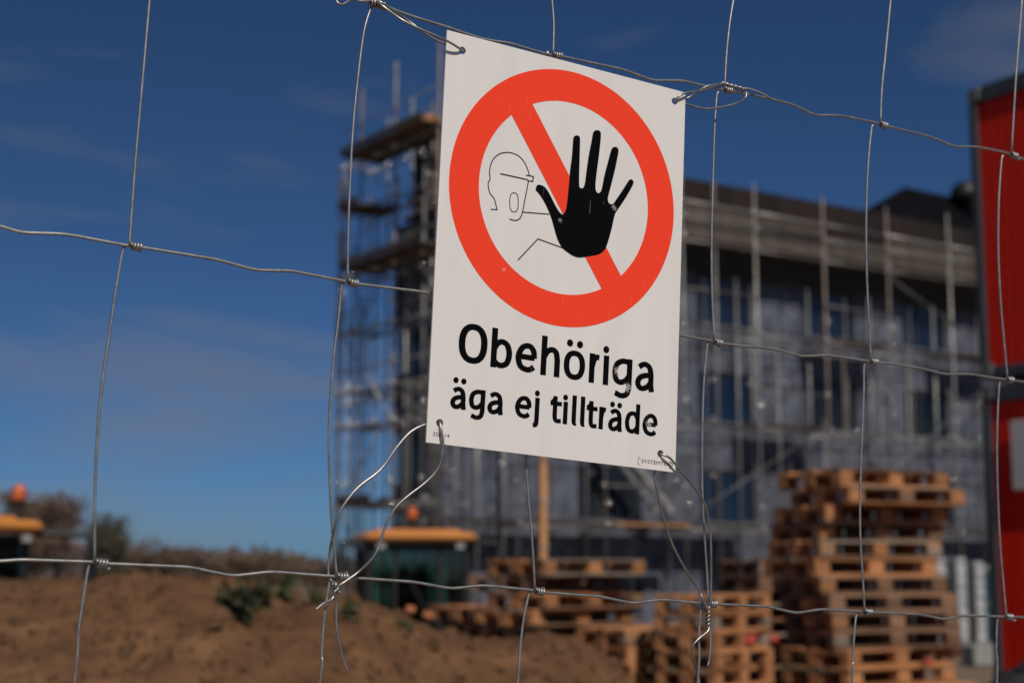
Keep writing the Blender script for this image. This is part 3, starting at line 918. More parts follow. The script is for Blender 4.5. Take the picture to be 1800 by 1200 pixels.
# ------------------------------------------------------------------ bits of brick behind the mound
for i, (x, y, Y) in enumerate(((722, 1070, 8.3), (752, 1080, 8.1))):
    q = at(x, y, Y)
    tag(MB().bevelbox((0, 0, 0), (.05, .04, .035), .005).build('brick', 'brick', None, (q[0], q[1], max(q[2], float(mound_z(np.array(q[0]), np.array(q[1]))) + .02)), rot=(R(10 * i), R(12), R(35 * i))), ('orange brick end lying at the foot of the left pallet stack', 'orange brick end lying just right of its neighbour behind the mound', 'small orange brick end nearest the dark machine')[i], 'brick', 'loose bricks behind the mound')

# ------------------------------------------------------------------ plants on the mound
def weed(px, py, h, w, n, label, m='leaf'):
    # stands on the mound where the sight line meets it
    Y = 4.0
    while Y < 8.5:
        q = at(px, py, Y)
        if q[2] <= float(mound_z(np.array(q[0]), np.array(q[1]))): break
        Y += .02
    t = thing('weed', label, 'plant', (q[0], q[1], q[2] - .01), 0, 'weeds on the mound')
    st, lf = MB(), MB()
    for _ in range(max(6, n // 14)):
        a, ln = rng.uniform(0, 6.28), rng.uniform(.6, 1) * h
        sp_ = rng.uniform(.1, 1) * w / 2
        pts = [(0, 0, 0), (sp_ * .35 * math.cos(a), sp_ * .35 * math.sin(a), ln * .55), (sp_ * math.cos(a), sp_ * math.sin(a), ln)]
        cv = crom(pts, 4)
        st.tube(cv, [.004 - .0003 * i for i in range(len(cv))], 4)
        for _ in range(14):
            b = cv[rng.integers(1, len(cv))]
            d = Vector(rng.normal(0, 1, 3)).normalized()
            l_ = rng.uniform(.025, .06)
            s_ = d.orthogonal().normalized() * l_ * .25
            bb = Vector(b)
            lf.add([bb, bb + d * l_ * .5 + s_, bb + d * l_, bb + d * l_ * .5 - s_], [(0, 1, 2, 3)])
    st.build('stem', m, t)
    lf.build('leaves', m, t)
weed(428, 1092, .17, .20, 190, 'dark green bushy weed on the mound, largest of the weeds')
weed(400, 1068, .09, .10, 80, 'small dark green weed at the left of the largest one')
weed(497, 1054, .11, .13, 110, 'yellowish green weed just right of the largest weed, near the crest', 'leaf_light')
weed(462, 1066, .10, .15, 100, 'low dark green weed between the largest and the yellowish weed')
weed(612, 1086, .06, .07, 60, 'small green weed below the knot of the lower left tie wire', 'leaf_light')
weed(560, 1060, .05, .14, 70, 'thin low weed left of the lower left tie wire ends', 'leaf_light')
weed(708, 1108, .035, .07, 40, 'tiny dry weed on the bare slope under the dark machine', 'leaf_light')

# ------------------------------------------------------------------ trees on the left
def tree(name, px, ptop, Y, w, label, m, n=1500, group='trees beyond the mound', leaf=.16, lean=0):
    top = at(px, ptop, Y)
    h = top[2]
    t = thing(name, label, 'tree', (top[0], Y, 0), 0, group)
    tk = MB()
    tk.tube(crom([(0, 0, -.2), (.05, .02, h * .3), (lean * .5, 0, h * .62), (lean, .1, h * .92)], 5), [.14 * h / 5 * (1 - .045 * i) for i in range(16)], 7)
    tips = []
    for k in range(26):
        z0 = rng.uniform(.22, .75) * h
        a = rng.uniform(0, 6.28)
        ln = rng.uniform(.5, 1) * w / 2 * math.sqrt(max(.1, 1 - ((z0 / h - .5) / .6) ** 2))
        e = np.array([ln * math.cos(a), ln * math.sin(a), z0 + rng.uniform(.12, .3) * h])
        e[2] = min(e[2], h * .99)
        mid = e * .5 + np.array([0, 0, z0 * .5 + .02 * h])
        cv = crom([(0, 0, z0), mid, e], 4)
        tk.tube(cv, [.035 * h / 5 * (1 - .09 * i) for i in range(len(cv))], 5)
        tips += cv[3:]
    tk.build('trunk', 'bark', t)
    cr_ = MB()
    tips = np.array(tips)
    for _ in range(n):
        b = tips[rng.integers(len(tips))] + rng.normal(0, 1, 3) * np.array([.09 * w, .09 * w, .05 * h])
        if b[2] > h: continue
        d = Vector(rng.normal(0, 1, 3) + np.array([0, 0, .5])).normalized()
        l_ = leaf * rng.uniform(.5, 1.3)
        s_ = d.orthogonal().normalized() * l_ * .22
        bb = Vector(b)
        cr_.add([bb, bb + d * l_ * .5 + s_, bb + d * l_, bb + d * l_ * .5 - s_], [(0, 1, 2, 3)])
    cr_.build('crown', m, t)
tree('bare_tree', 66, 866, 70, 3.2, 'bare brownish tree behind the left machine, left one of the pair', 'twig', 5200, leaf=.24)
tree('bare_tree', 102, 874, 72, 2.9, 'bare brownish tree behind the left machine, right one of the pair', 'twig', 5200, leaf=.24)
tree('slender_tree', 192, 902, 75, 2.1, 'slender grey green tree standing alone just right of the leftmost fence wire', 'twig_green', 3600, leaf=.2)
for px, ptop, w, lab in ((245, 945, 3.0, 'brown leafless shrub first to the right of the slender tree'), (290, 962, 3.0, 'low brown shrub second to the right of the slender tree'), (345, 960, 3.2, 'rounded brown shrub midway along the far hedge line'), (405, 976, 3.0, 'low brown shrub just left of the rounded dark one'), (490, 974, 4.2, 'rounded dark brown shrub on the far hedge line above the yellowish weed'), (555, 986, 4.0, 'low brown shrub at the right end of the far hedge line')):
    tree('shrub', px, ptop, 82, w, lab, 'twig', 2600, 'shrubs on the far hedge line', .2)
# the far wood behind them, one mass
fw = MB()
for _ in range(9000):
    x = rng.uniform(-75, 8)
    Y = rng.uniform(118, 135)
    h = 1.8 + .9 * math.sin(x * .21) ** 2 + .7 * float(vnoise(np.array(x * .6), np.array(1.0), 4)) + (1.0 if x < -32 else 0)
    z = rng.uniform(0, 1) ** .7 * h + .1
    d = Vector(rng.normal(0, 1, 3)).normalized()
    l_ = rng.uniform(.3, .8)
    s_ = d.orthogonal().normalized() * l_ * .3
    bb = Vector((x, Y, z))
    fw.add([bb, bb + d * l_ * .5 + s_, bb + d * l_, bb + d * l_ * .5 - s_], [(0, 1, 2, 3)])
o = struct(fw.build('far_wood', 'wood_far'), 'stuff')
o['label'] = 'brown far-off hedge and wood along the horizon'

# ------------------------------------------------------------------ wire fence
FZ = -.0100                     # fence plane behind the sign face
fence = thing('wire_fence', 'galvanised wire mesh fence with knotted joints carrying the sign', 'fence')
fence.matrix_world = SIGN_M
RH, RV = .00106, .00096
H_PX = [
 [(600, -10), (630, 0), (650, 4), (663, 8), (677, 11), (715, 26), (760, 40), (787, 48), (803, 54), (845, 68), (872, 73), (895, 76), (962, 96), (986, 99), (1055, 114), (1094, 122), (1147, 142), (1200, 142), (1233, 150), (1270, 157), (1289, 161), (1355, 174), (1389, 183), (1402, 188), (1432, 203), (1477, 203), (1540, 216), (1557, 221), (1637, 241), (1677, 258), (1717, 258), (1767, 268), (1785, 274), (1800, 280)],
 [(0, 397), (36, 409), (107, 411), (135, 415), (219, 431), (245, 434), (380, 456), (450, 475), (512, 476), (533, 480), (604, 494), (629, 499), (703, 508), (739, 512), (762, 518), (800, 534), (850, 536), (945, 551), (965, 554), (1060, 566), (1110, 582), (1150, 582), (1195, 589), (1251, 599), (1266, 603), (1297, 607), (1358, 612), (1407, 626), (1456, 624), (1523, 634), (1539, 636), (1569, 639), (1618, 647), (1664, 658), (1704, 657), (1740, 663), (1772, 667), (1800, 671)],
 [(0, 986), (36, 983), (164, 987), (188, 990), (334, 996), (409, 1012), (476, 1004), (583, 1012), (608, 1013), (623, 1015), (727, 1022), (793, 1034), (850, 1028), (933, 1036), (953, 1040), (1057, 1048), (1113, 1060), (1163, 1053), (1236, 1060), (1260, 1061), (1348, 1065), (1400, 1077), (1442, 1070), (1516, 1074), (1530, 1075), (1617, 1079), (1660, 1088), (1694, 1081), (1764, 1083), (1800, 1084)],
]
def fp(x, y, d=0.0):            # pixel -> sign-local point on the fence plane, d towards the viewer
    q = sl(x, y, FZ + d)
    return q
PITCHU = .1552
COLU = [-.3195, -.164, -.0065, .1405, .2985, .4555]
COLX = {-6 + i: COLU[0] - PITCHU * (4 - i) for i in range(4)}
for i, u in enumerate(COLU): COLX[i - 2] = u
for i in range(7): COLX[4 + i] = COLU[-1] + PITCHU * (i + 1)
UMIN, UMAX = COLX[-6] - .02, COLX[10] + .02
def extend(path):               # carry a traced horizontal wire on to the fence ends with the same crimps
    P = [np.array(p) for p in path]
    lft, rgt = [], []
    v0, v1 = P[0][1], P[-1][1]
    for k in range(-6, 11):
        for fr, dv in ((0, 0), (.38, -.001), (.55, -.0065), (.72, -.001)):
            u = COLX[k] + fr * PITCHU
            if u < P[0][0] - .03: lft.append(np.array([u, v0 + dv, FZ]))
            elif u > P[-1][0] + .03 and u < UMAX: rgt.append(np.array([u, v1 + dv, FZ]))
    return lft + P + rgt
def resample_bent(P, n=3):      # keep bends crisp but not kinked
    out = []
    for i in range(len(P)):
        if i in (0, len(P) - 1): out.append(P[i]); continue
        a, b, c = P[i - 1], P[i], P[i + 1]
        la, lc = np.linalg.norm(a - b), np.linalg.norm(c - b)
        r = min(.006, la * .4, lc * .4)
        p0, p2 = b + (a - b) / la * r, b + (c - b) / lc * r
        for k in range(n + 1):
            t = k / n
            out.append((1 - t) ** 2 * p0 + 2 * t * (1 - t) * b + t * t * p2)
    return out
row_path = {}
for r_, pxs in zip((1, 0, -1), H_PX):
    row_path[r_] = extend([fp(x, y) for x, y in pxs])
for k in range(2, 4): row_path[k] = [np.array([p[0], p[1] + .203 * (k - 1), p[2]]) for p in row_path[1]]
for k in range(-2, -8, -1): row_path[k] = [np.array([p[0], p[1] - .2005 * (-1 - k), p[2]]) for p in row_path[-1]]
def row_v(k, u):
    P = row_path[k]
    return float(np.interp(u, [p[0] for p in P], [p[1] for p in P]))
for k in sorted(row_path):
    MB().tube(resample_bent(row_path[k]), RH, 8).build('horizontal_wire', 'galv', fence, smooth=True)

# knot: the upright's end wound round the line wire
def knot_mesh(turns, seed):
    rr = random.Random(seed)
    pts = []
    n = int(turns * 14)
    for i in range(n + 1):
        a = math.pi * .5 + 2 * math.pi * turns * i / n
        x = .0016 + i / n * turns * .00200
        rad = RH + RV + .0001
        if i > n - 4: rad += .0006 * (i - n + 4)
        pts.append((x + rr.uniform(-.00004, .00004), -rad * math.cos(a), rad * math.sin(a)))
    return MB().tube(pts, RV, 7).mesh('knot', 'galv', True)
KN = [knot_mesh(3.6, 1), knot_mesh(3.9, 2), knot_mesh(3.45, 3)]
def put_knot(u, v, slope):
    o = put('knot', random.choice(KN), fence, (u, v, FZ), (0, 0, slope))
    return o

V_PX = {   # traced uprights: column -> pieces between line wires (row above, row below)
 -2: [[(270, -90), (264, -5), (258, 60), (247, 180), (237, 290), (230, 380), (226, 432)], [(217, 440), (205, 505), (192, 590), (180, 670), (171, 760), (166, 870), (165, 987)], [(157, 995), (147, 1050), (138, 1110), (130, 1200)]],
 -1: [None, [(652, 18), (640, 60), (628, 150), (620, 230), (615, 310), (611, 400), (609, 494)], [(602, 503), (596, 560), (588, 620), (581, 700), (578, 780), (580, 870), (584, 940), (590, 1012)], [(581, 1022), (571, 1083), (565, 1150), (561, 1200)]],
 0: [[(972, -60), (970, -5), (972, 40), (970, 97)], [(962, 105), (950, 300), (945, 550)], [(938, 560), (928, 690), (925, 803), (928, 870), (934, 950), (938, 1036)], [(931, 1046), (921, 1090), (914, 1140), (909, 1200)]],
 1: [[(1297, -60), (1290, -5), (1282, 40), (1275, 100), (1271, 157)], [(1262, 168), (1257, 230), (1253, 330), (1250, 430), (1250, 520), (1253, 600)], [(1245, 608), (1238, 680), (1235, 760), (1234, 850), (1236, 920), (1240, 990), (1243, 1060)], [(1234, 1070), (1229, 1120), (1225, 1200)]],
 2: [[(1570, -60), (1566, -5), (1556, 90), (1548, 160), (1545, 217)], [(1534, 226), (1527, 290), (1523, 370), (1522, 450), (1524, 540), (1528, 634)], [(1521, 643), (1520, 680), (1518, 720), (1514, 800), (1511, 880), (1511, 950), (1514, 1010), (1517, 1074)], [(1507, 1083), (1503, 1110), (1498, 1160), (1496, 1200)]],
 3: [[(1802, -60), (1797, -5), (1790, 70), (1783, 150), (1775, 269)], [(1763, 280), (1757, 350), (1755, 440), (1758, 530), (1763, 600), (1768, 666)], [(1759, 674), (1755, 730), (1753, 800), (1754, 880), (1757, 960), (1762, 1030), (1766, 1083)], [(1755, 1092), (1752, 1140), (1751, 1200)]],
}
def upright(pts):
    n = len(pts)
    q = []
    for i, p in enumerate(pts):
        f = i / (n - 1)
        q.append(np.array([p[0], p[1], FZ + (-.0016 + f * .0036)]))
    # hook over the upper wire from behind, end against the knot in front of the lower one
    a = q[0].copy()
    a[1] += .0035; a[0] += .002; a[2] = FZ - .0012
    cv = crom([a] + q, 6)
    MB().tube(cv, RV, 7).build('vertical_wire', 'galv', fence, smooth=True)
for c in range(-6, 11):
    for r_ in range(3, -7, -1):                     # piece from row r_ down to row r_-1
        if r_ - 1 < -7: continue
        traced = None
        if c in V_PX:
            lst = V_PX[c]
            if c == -2: idx = {1: 0, 0: 1}.get(r_)
            else: idx = {1: 1, 0: 2}.get(r_)
            if c != -2 and r_ == 2 and lst[0]: traced = [fp(*q) for q in lst[0]]
            if idx is not None: traced = [fp(*q) for q in lst[idx]]
            if r_ == -1: traced = [fp(*q) for q in lst[-1]]
        u = COLX[c]
        lean = .004
        ua = u + (.010 if c in V_PX and r_ >= 2 else 0)
        top = np.array([ua - .0045, row_v(r_, u) - .004, FZ])
        bot = np.array([u - .0002, row_v(r_ - 1, u), FZ])
        if traced is None:
            mid = (top + bot) / 2 + np.array([-.0035, 0, 0])
            pts = [top, top * .75 + bot * .25 + np.array([-.003, 0, 0]), mid, bot]
        else:
            pts = list(traced)
            if r_ == 2 and c != -2:
                k_ = (row_v(2, u) - .004 - pts[0][1]) / (pts[0][1] - pts[1][1])
                pts = [pts[0] + (pts[0] - pts[1]) * k_] + pts
            if r_ == 1 and c == -2:
                k_ = (row_v(1, u) - .004 - pts[0][1]) / (pts[0][1] - pts[1][1])
                pts = ([pts[0] + (pts[0] - pts[1]) * k_] if k_ > 0 else [np.array([pts[0][0], row_v(1, u) - .004, FZ])]) + (pts if k_ > .2 else pts[1:])
            if r_ == -1: pts = pts + [bot + np.array([-.004, 0, 0])]
        upright(pts)
        e = pts[-1]
        v = row_v(r_ - 1, e[0])
        sl_ = math.atan((row_v(r_ - 1, e[0] + .008) - v) / .008)
        put_knot(e[0], v, sl_)
# end posts
for u, lab in ((UMIN - .03, 'left end'), (UMAX + .03, 'right end')):
    q = ST + S1 * u
    MB().lathe((0, 0, 0), [(.045, -.4), (.043, 2.35), (.03, 2.4)], 14).build('fence_post', 'post_wood', None, (q[0], q[1] + .05, 0), smooth=True)
    po = bpy.context.scene.objects[-1] if False else [o for o in COL.objects if o.name.startswith('fence_post')][-1]
    po.parent = fence
    po.matrix_parent_inverse = fence.matrix_world.inverted()

# ------------------------------------------------------------------ the sign
sign = thing('prohibition_sign', 'white no entry sign with red ring, black hand and Swedish lettering, wired to the fence', 'sign')
sign.matrix_world = SIGN_M
def flat(name, loops, z, m, parent=sign, thick=0.0):
    # filled outline (outer loop first, then holes), in sign coordinates
    L3 = [[Vector((p[0], p[1], 0)) for p in l] for l in loops]
    tris = tessellate_polygon(L3)
    pts = [p for l in L3 for p in l]
    n = len(pts)
    V = [(p.x, p.y, z) for p in pts]
    Fc = []
    for tr in tris:
        a, b, c = (pts[i] for i in tr)
        s = (b.x - a.x) * (c.y - a.y) - (b.y - a.y) * (c.x - a.x)
        if abs(s) < 1e-14: continue
        Fc.append(tuple(tr) if s > 0 else tuple(reversed(tr)))
    if thick:
        V += [(p.x, p.y, z - thick) for p in pts]
        Fc += [tuple(n + i for i in reversed(f)) for f in Fc]
        o = 0
        for l in L3:
            k = len(l)
            for i in range(k):
                j = (i + 1) % k
                Fc.append((o + i, o + j, n + o + j, n + o + i))
            o += k
    return MB().add(V, Fc).build(name, m, parent)
def circ(cx, cy, r, n=24): return [(cx + r * math.cos(2 * math.pi * k / n), cy + r * math.sin(2 * math.pi * k / n)) for k in range(n)]
corn = [sl(749, 777), sl(1187, 830), sl(1205, 163), sl(786, 53)]
holes = [sl(813, 89), sl(1186, 178), sl(773, 743), sl(1161, 797)]
# finely split straight edges so the sheet can bow a little
outer = []
for i in range(4):
    a, b = corn[i], corn[(i + 1) % 4]
    for k in range(12): outer.append((a + (b - a) * k / 12)[:2])
flat('panel', [outer] + [circ(h[0], h[1], .0028) for h in holes], 0, 'panel', thick=.0015)

def cr3(zx, zy): return sl(780 + zx / 2.4, 100 + zy / 2.4)
def cr4(zx, zy): return sl(740 + zx / 3.8298, 540 + zy / 3.8298)
for x, y, r in ((1078, 364, .004), (1040, 128, .008)):
    q = sl(x, y); SCUFFS.append((q[0], q[1], r))
for zx, zy, r in ((1325, 430, .007), (1390, 540, .007), (1535, 785, .006), (1515, 715, .004)):
    q = cr4(zx, zy); SCUFFS.append((q[0], q[1], r))
for zx, zy, r in ((490, 690, .0035), (253, 898, .003), (720, 640, .004)):
    q = cr3(zx, zy); SCUFFS.append((q[0], q[1], r))
print_mat('print_red', (.98, .068, .032), .42)
print_mat('print_black', (.004, .004, .005), .6)
mat('print_line', (.02, .021, .024), .45, spec=.12)

LZ = .00012
RC, RO, RI = (-.0012, .0446), .0972, .0731
flat('prohibition_ring', [circ(*RC, RO, 128), circ(*RC, RI, 128)], LZ, 'print_red')
d = np.array([88.8, -119.8]); d /= np.linalg.norm(d)
nrm = np.array([-d[1], d[0]])
cbar = np.array([-.0003, .0454])
hw = .01025
hl = .0742
flat('prohibition_bar', [[tuple(cbar + d * s * hl + nrm * t_ * hw) for s, t_ in ((-1, -1), (1, -1), (1, 1), (-1, 1))]], LZ * 2, 'print_red')
HAND = [(388, 552), (392, 543), (402, 540), (420, 546), (435, 562), (450, 588), (470, 628), (487, 655), (500, 665), (510, 655), (517, 630), (521, 598), (527, 540), (532, 480), (540, 420), (545, 350), (549, 337), (560, 332), (570, 336), (574, 348), (573, 400), (571, 470), (570, 530), (572, 550), (582, 555), (590, 548), (596, 525), (603, 470), (612, 410), (622, 360), (628, 325), (634, 314), (646, 310), (657, 314), (662, 328), (659, 370), (652, 430), (644, 490), (639, 540), (641, 565), (650, 575), (660, 570), (667, 550), (677, 500), (690, 450), (704, 398), (711, 384), (722, 380), (732, 385), (736, 398), (731, 430), (718, 490), (703, 550), (692, 592), (693, 612), (703, 622), (715, 618), (730, 597), (755, 560), (778, 524), (788, 517), (797, 522), (799, 534), (790, 553), (770, 588), (748, 622), (732, 645), (722, 662), (715, 690), (706, 730), (692, 780), (680, 810), (662, 828), (640, 836), (605, 842), (570, 845), (545, 838), (520, 822), (500, 805), (480, 770), (466, 725), (455, 685), (440, 645), (420, 605), (400, 575), (388, 562)]
flat('hand_symbol', [[tuple(p[:2]) for p in crom([cr3(*q) for q in HAND], 4, True)]], LZ * 4, 'print_black')

def ribbon(mb, pts, w, z, closed=False, contrast=.16):
    P = [np.array(p[:2], float) for p in pts]
    n = len(P)
    V = []
    for i in range(n):
        a = P[(i - 1) % n] if closed or i else P[0]
        b = P[(i + 1) % n] if closed or i < n - 1 else P[-1]
        t = b - a
        t /= max(1e-9, np.linalg.norm(t))
        ww = w * (1 - contrast * abs(t[0]) ** 2) / 2
        m = np.array([-t[1], t[0]]) * ww
        V += [(*(P[i] - m), z), (*(P[i] + m), z)]
    Fc = []
    for i in range(n if closed else n - 1):
        j = (i + 1) % n
        Fc.append((2 * i, 2 * j, 2 * j + 1, 2 * i + 1))
    mb.add(V, Fc)
# head with helmet, drawn in thin lines
fig = MB()
lines = [(crom([(362, 503), (352, 470), (335, 438), (310, 415), (275, 404), (240, 408), (215, 425), (200, 450), (193, 485), (195, 515), (188, 530), (188, 550), (195, 575), (210, 595), (215, 605), (225, 646)], 5), .00085), ([(226, 645), (198, 643)], .00085), ([(238, 493), (350, 518), (357, 524)], .0010), ([(347, 500), (379, 505)], .0009), ([(378, 503), (375, 528)], .0010), ([(377, 527), (353, 522)], .0009),
         (crom([(357, 525), (345, 588), (333, 650), (325, 675), (312, 688), (295, 690), (277, 684)], 5), .00085), ([(332, 655), (445, 664)], .00085), ([(502, 806), (397, 768)], .00085), ([(398, 767), (312, 858)], .00085)]
for i, (pts, w) in enumerate(lines): ribbon(fig, [cr3(*q) for q in pts], w, LZ * (1 + .05 * i), False, 0)
ov = [(296 + 18 * math.copysign(abs(math.cos(a)) ** .7, math.cos(a)), 614 + 40 * math.copysign(abs(math.sin(a)) ** .8, math.sin(a))) for a in np.linspace(0, 2 * math.pi, 40, endpoint=False)]
ribbon(fig, [cr3(*q) for q in ov], .0007, LZ, True, 0)
fig.build('helmeted_figure', 'print_line', sign)

# lettering: humanist sans letters drawn as strokes
def sup(cx, cy, rx, ry, e=.86, n=36):
    return [(cx + rx * math.copysign(abs(math.cos(a)) ** e, math.cos(a)), cy + ry * math.copysign(abs(math.sin(a)) ** e, math.sin(a))) for a in np.linspace(0, 2 * math.pi, n, endpoint=False)]
ASC, DSC = 1.42, -.40
# each stroke: (points, smooth?, extend start by half a stroke, extend end, closed)
G = {
 'O': [(sup(.5, .5, .5, .5), 0, 0, 0, 1)],
 'o': [(sup(.5, .5, .5, .5), 0, 0, 0, 1)],
 'b': [([(0, 0), (0, ASC)], 0, 1, 1, 0), ([(0, .66), (.2, .90), (.52, 1), (.86, .87), (1, .5), (.86, .13), (.5, 0), (.2, .06), (0, .20)], 1, 0, 0, 0)],
 'd': [([(1, 0), (1, ASC)], 0, 1, 1, 0), ([(1, .70), (.8, .93), (.5, 1), (.14, .86), (0, .48), (.12, .12), (.45, 0), (.78, .09), (1, .30)], 1, 0, 0, 0)],
 'e': [([(.03, .52), (1.03, .52)], 0, 0, 0, 0), ([(1, .50), (.96, .78), (.78, .96), (.52, 1), (.2, .87), (.0, .5), (.16, .12), (.55, 0), (.82, .04), (1.0, .15)], 1, 0, 0, 0)],
 'h': [([(0, 0), (0, ASC)], 0, 1, 1, 0), ([(0, .62), (.22, .88), (.58, 1), (.88, .9), (1, .6)], 1, 0, 0, 0), ([(1, .62), (1, 0)], 0, 0, 1, 0)],
 'r': [([(0, 0), (0, 1)], 0, 1, 1, 0), ([(0, .55), (.3, .86), (.68, .98), (1.12, .97)], 1, 0, 0, 0)],
 'i': [([(.5, 0), (.5, 1)], 0, 1, 1, 0)],
 'l': [([(0, ASC), (0, .3), (.08, .08), (.45, -.01), (1.0, .02)], 2, 1, 0, 0)],
 'j': [([(.9, 1), (.9, -.1), (.74, -.37), (.0, DSC - .02)], 2, 1, 0, 0)],
 't': [([(.40, 1.36), (.40, .30), (.45, .09), (.62, -.01), (.98, .02)], 2, 0, 0, 0), ([(-.02, .95), (1.0, .95)], 0, 0, 0, 0), ([(.02, .99), (.44, 1.32)], 0, 0, 0, 0)],
 'g': [([(1, 1), (1, -.1), (.86, -.36), (.5, -.45), (.05, -.36)], 2, 1, 0, 0), ([(1, .93), (.75, .99), (.45, .98), (.12, .83), (0, .52), (.1, .2), (.4, .10), (.75, .2), (1, .42)], 1, 0, 0, 0)],
 'a': [([(.06, .86), (.3, .97), (.58, 1), (.87, .88), (1, .6)], 1, 0, 0, 0), ([(1, .62), (1, .2), (1.05, 0)], 0, 0, 1, 0), ([(1, .56), (.62, .55), (.2, .45), (0, .25), (.1, .05), (.38, -.01), (.75, .09), (1, .28)], 1, 0, 0, 0)],
}
def smooth_stroke(pts, mode):
    if mode == 1: return crom(pts, 7)
    if mode == 2:               # straight stem then curve
        return [np.array(pts[0], float)] + crom(pts[1:], 7)
    return [np.array(p, float) for p in pts]
def write(row, base, xh, tw, dots):
    for ch, xl, xr in row:
        xm = (xl + xr) / 2
        by = base(xm)
        pl, pr = cr4(xl, by - xh / 2), cr4(xr, by - xh / 2)
        pb, pt = cr4(xm, by), cr4(xm, by - xh)
        ul, ur, vb, vh = pl[0], pr[0], pb[1], pt[1] - pb[1]
        g = {'ä': 'a', 'ö': 'o'}.get(ch, ch)
        if ch == 'O': vh *= 1.36
        t = tw * (1.10 if ch == 'O' else 1)
        th = t * .86
        skew = -(9.2 / 298.0) * .5          # the print leans with the sheet
        mb = MB()
        for k, (pts, mode, es, ee, cl) in enumerate(G[g]):
            P = smooth_stroke(pts, mode)
            if g in ('i',): Q = [np.array([(ul + ur) / 2, vb + (th / 2 + p[1] * (vh - th))]) for p in P]
            elif g == 't': Q = [np.array([ul + p[0] * (ur - ul), vb + th / 2 + p[1] * (vh - th)]) for p in P]
            else: Q = [np.array([ul + t / 2 + p[0] * (ur - ul - t), vb + th / 2 + p[1] * (vh - th)]) for p in P]
            if es: e = Q[0] - Q[1]; Q[0] = Q[0] + e / np.linalg.norm(e) * th / 2
            if ee: e = Q[-1] - Q[-2]; Q[-1] = Q[-1] + e / np.linalg.norm(e) * th / 2
            Q = [np.array([q[0] + skew * (q[1] - vb - vh / 2), q[1]]) for q in Q]
            ribbon(mb, Q, t * (.55 if g == 't' and k == 2 else 1), LZ * (1 + .25 * k), bool(cl))
        letter = mb.build('letter', 'print_black', sign)
        if ch in dots:
            for (zx, zy) in dots[ch].pop(0):
                q = cr4(zx, zy)
                flat('dot', [circ(q[0], q[1], t * .55, 20)], LZ * 2, 'print_black', letter)
write([('O', 250, 446), ('b', 470, 614), ('e', 635, 781), ('h', 806, 936), ('ö', 960, 1105), ('r', 1131, 1211), ('i', 1228, 1262), ('g', 1287, 1421), ('a', 1443, 1566)], lambda x: 402 + .159 * (x - 485), 199, .0048,
      {'ö': [[(1003, 239), (1070, 251)]], 'i': [[(1247, 284)]]})
write([('ä', 198, 301), ('g', 322, 432), ('a', 447, 550), ('e', 632, 744), ('j', 742, 799), ('t', 870, 946), ('i', 955, 988), ('l', 1014, 1060), ('l', 1071, 1116), ('t', 1114, 1186), ('r', 1197, 1254), ('ä', 1260, 1351), ('d', 1372, 1472), ('e', 1490, 1592)], lambda x: 690 + .1404 * (x - 285), 152, .0038,
      {'ä': [[(235, 489), (288, 498)], [(1289, 652), (1337, 660)]], 'j': [[(783, 578)]], 'i': [[(973, 606)]]})

def small_text(body, zx, zy, size, name, wide=1.0):
    cu = bpy.data.curves.new(name, 'FONT')
    cu.body = body
    cu.size = size
    tmp = bpy.data.objects.new('tmp_text', cu)
    COL.objects.link(tmp)
    dg = bpy.context.evaluated_depsgraph_get()
    me = bpy.data.meshes.new_from_object(tmp.evaluated_get(dg))
    bpy.data.objects.remove(tmp)
    bpy.data.curves.remove(cu)
    me.name = name
    me.materials.clear()
    me.materials.append(MATS['print_line'])
    p0 = cr4(zx, zy)
    o = put(name, me, sign, (p0[0], p0[1], LZ))
    o.scale = (wide, 1, 1)
    return o
small_text('350114', 76, 864, .0042, 'article_number', 1.06)
small_text('SYSTEMTEXT', 1482, 1045, .0040, 'maker_name', 1.28)
br = MB()
for x, s in ((1463, 1), (1683, -1)):
    ya = 1012 + (x - 1463) * .125
    ribbon(br, [cr4(x + s * 11, ya), cr4(x, ya - .8 * s)], .0004, LZ, False, 0)
    ribbon(br, [cr4(x, ya - 1), cr4(x - 2, ya + 42)], .0004, LZ * 1.1, False, 0)
    ribbon(br, [cr4(x - 2, ya + 42), cr4(x + s * 11 - 2, ya + 43.5)], .0004, LZ * 1.2, False, 0)
br.build('maker_bracket', 'print_line', sign)

# ------------------------------------------------------------------ tie wires
RT = .00092
def tie(label, strands, coils=()):
    t = thing('tie_wire', label, 'wire', (0, 0, 0), 0, 'wires tying the sign to the fence')
    t.matrix_world = SIGN_M
    for st in strands:
        P = crom([sl(x, y, z * .001) for x, y, z in st], 6)
        MB().tube(P, RT, 7).build('strand', 'tie', t, smooth=True)
    for (x0, y0, z0, x1, y1, z1, turns, rad) in coils:
        a, b = sl(x0, y0, z0 * .001), sl(x1, y1, z1 * .001)
        ax = b - a
        ax_n = ax / np.linalg.norm(ax)
        e1 = np.cross(ax_n, [0, 0, 1]); e1 /= np.linalg.norm(e1)
        e2 = np.cross(ax_n, e1)
        for ph in (0, math.pi):
            P = []
            n = int(turns * 12)
            for i in range(n + 1):
                an = ph + 2 * math.pi * turns * i / n
                P.append(a + ax * i / n + (e1 * math.cos(an) + e2 * math.sin(an)) * rad)
            MB().tube(P, RT * .95, 7).build('twist', 'tie', t, smooth=True)
    return t
zf = FZ * 1000
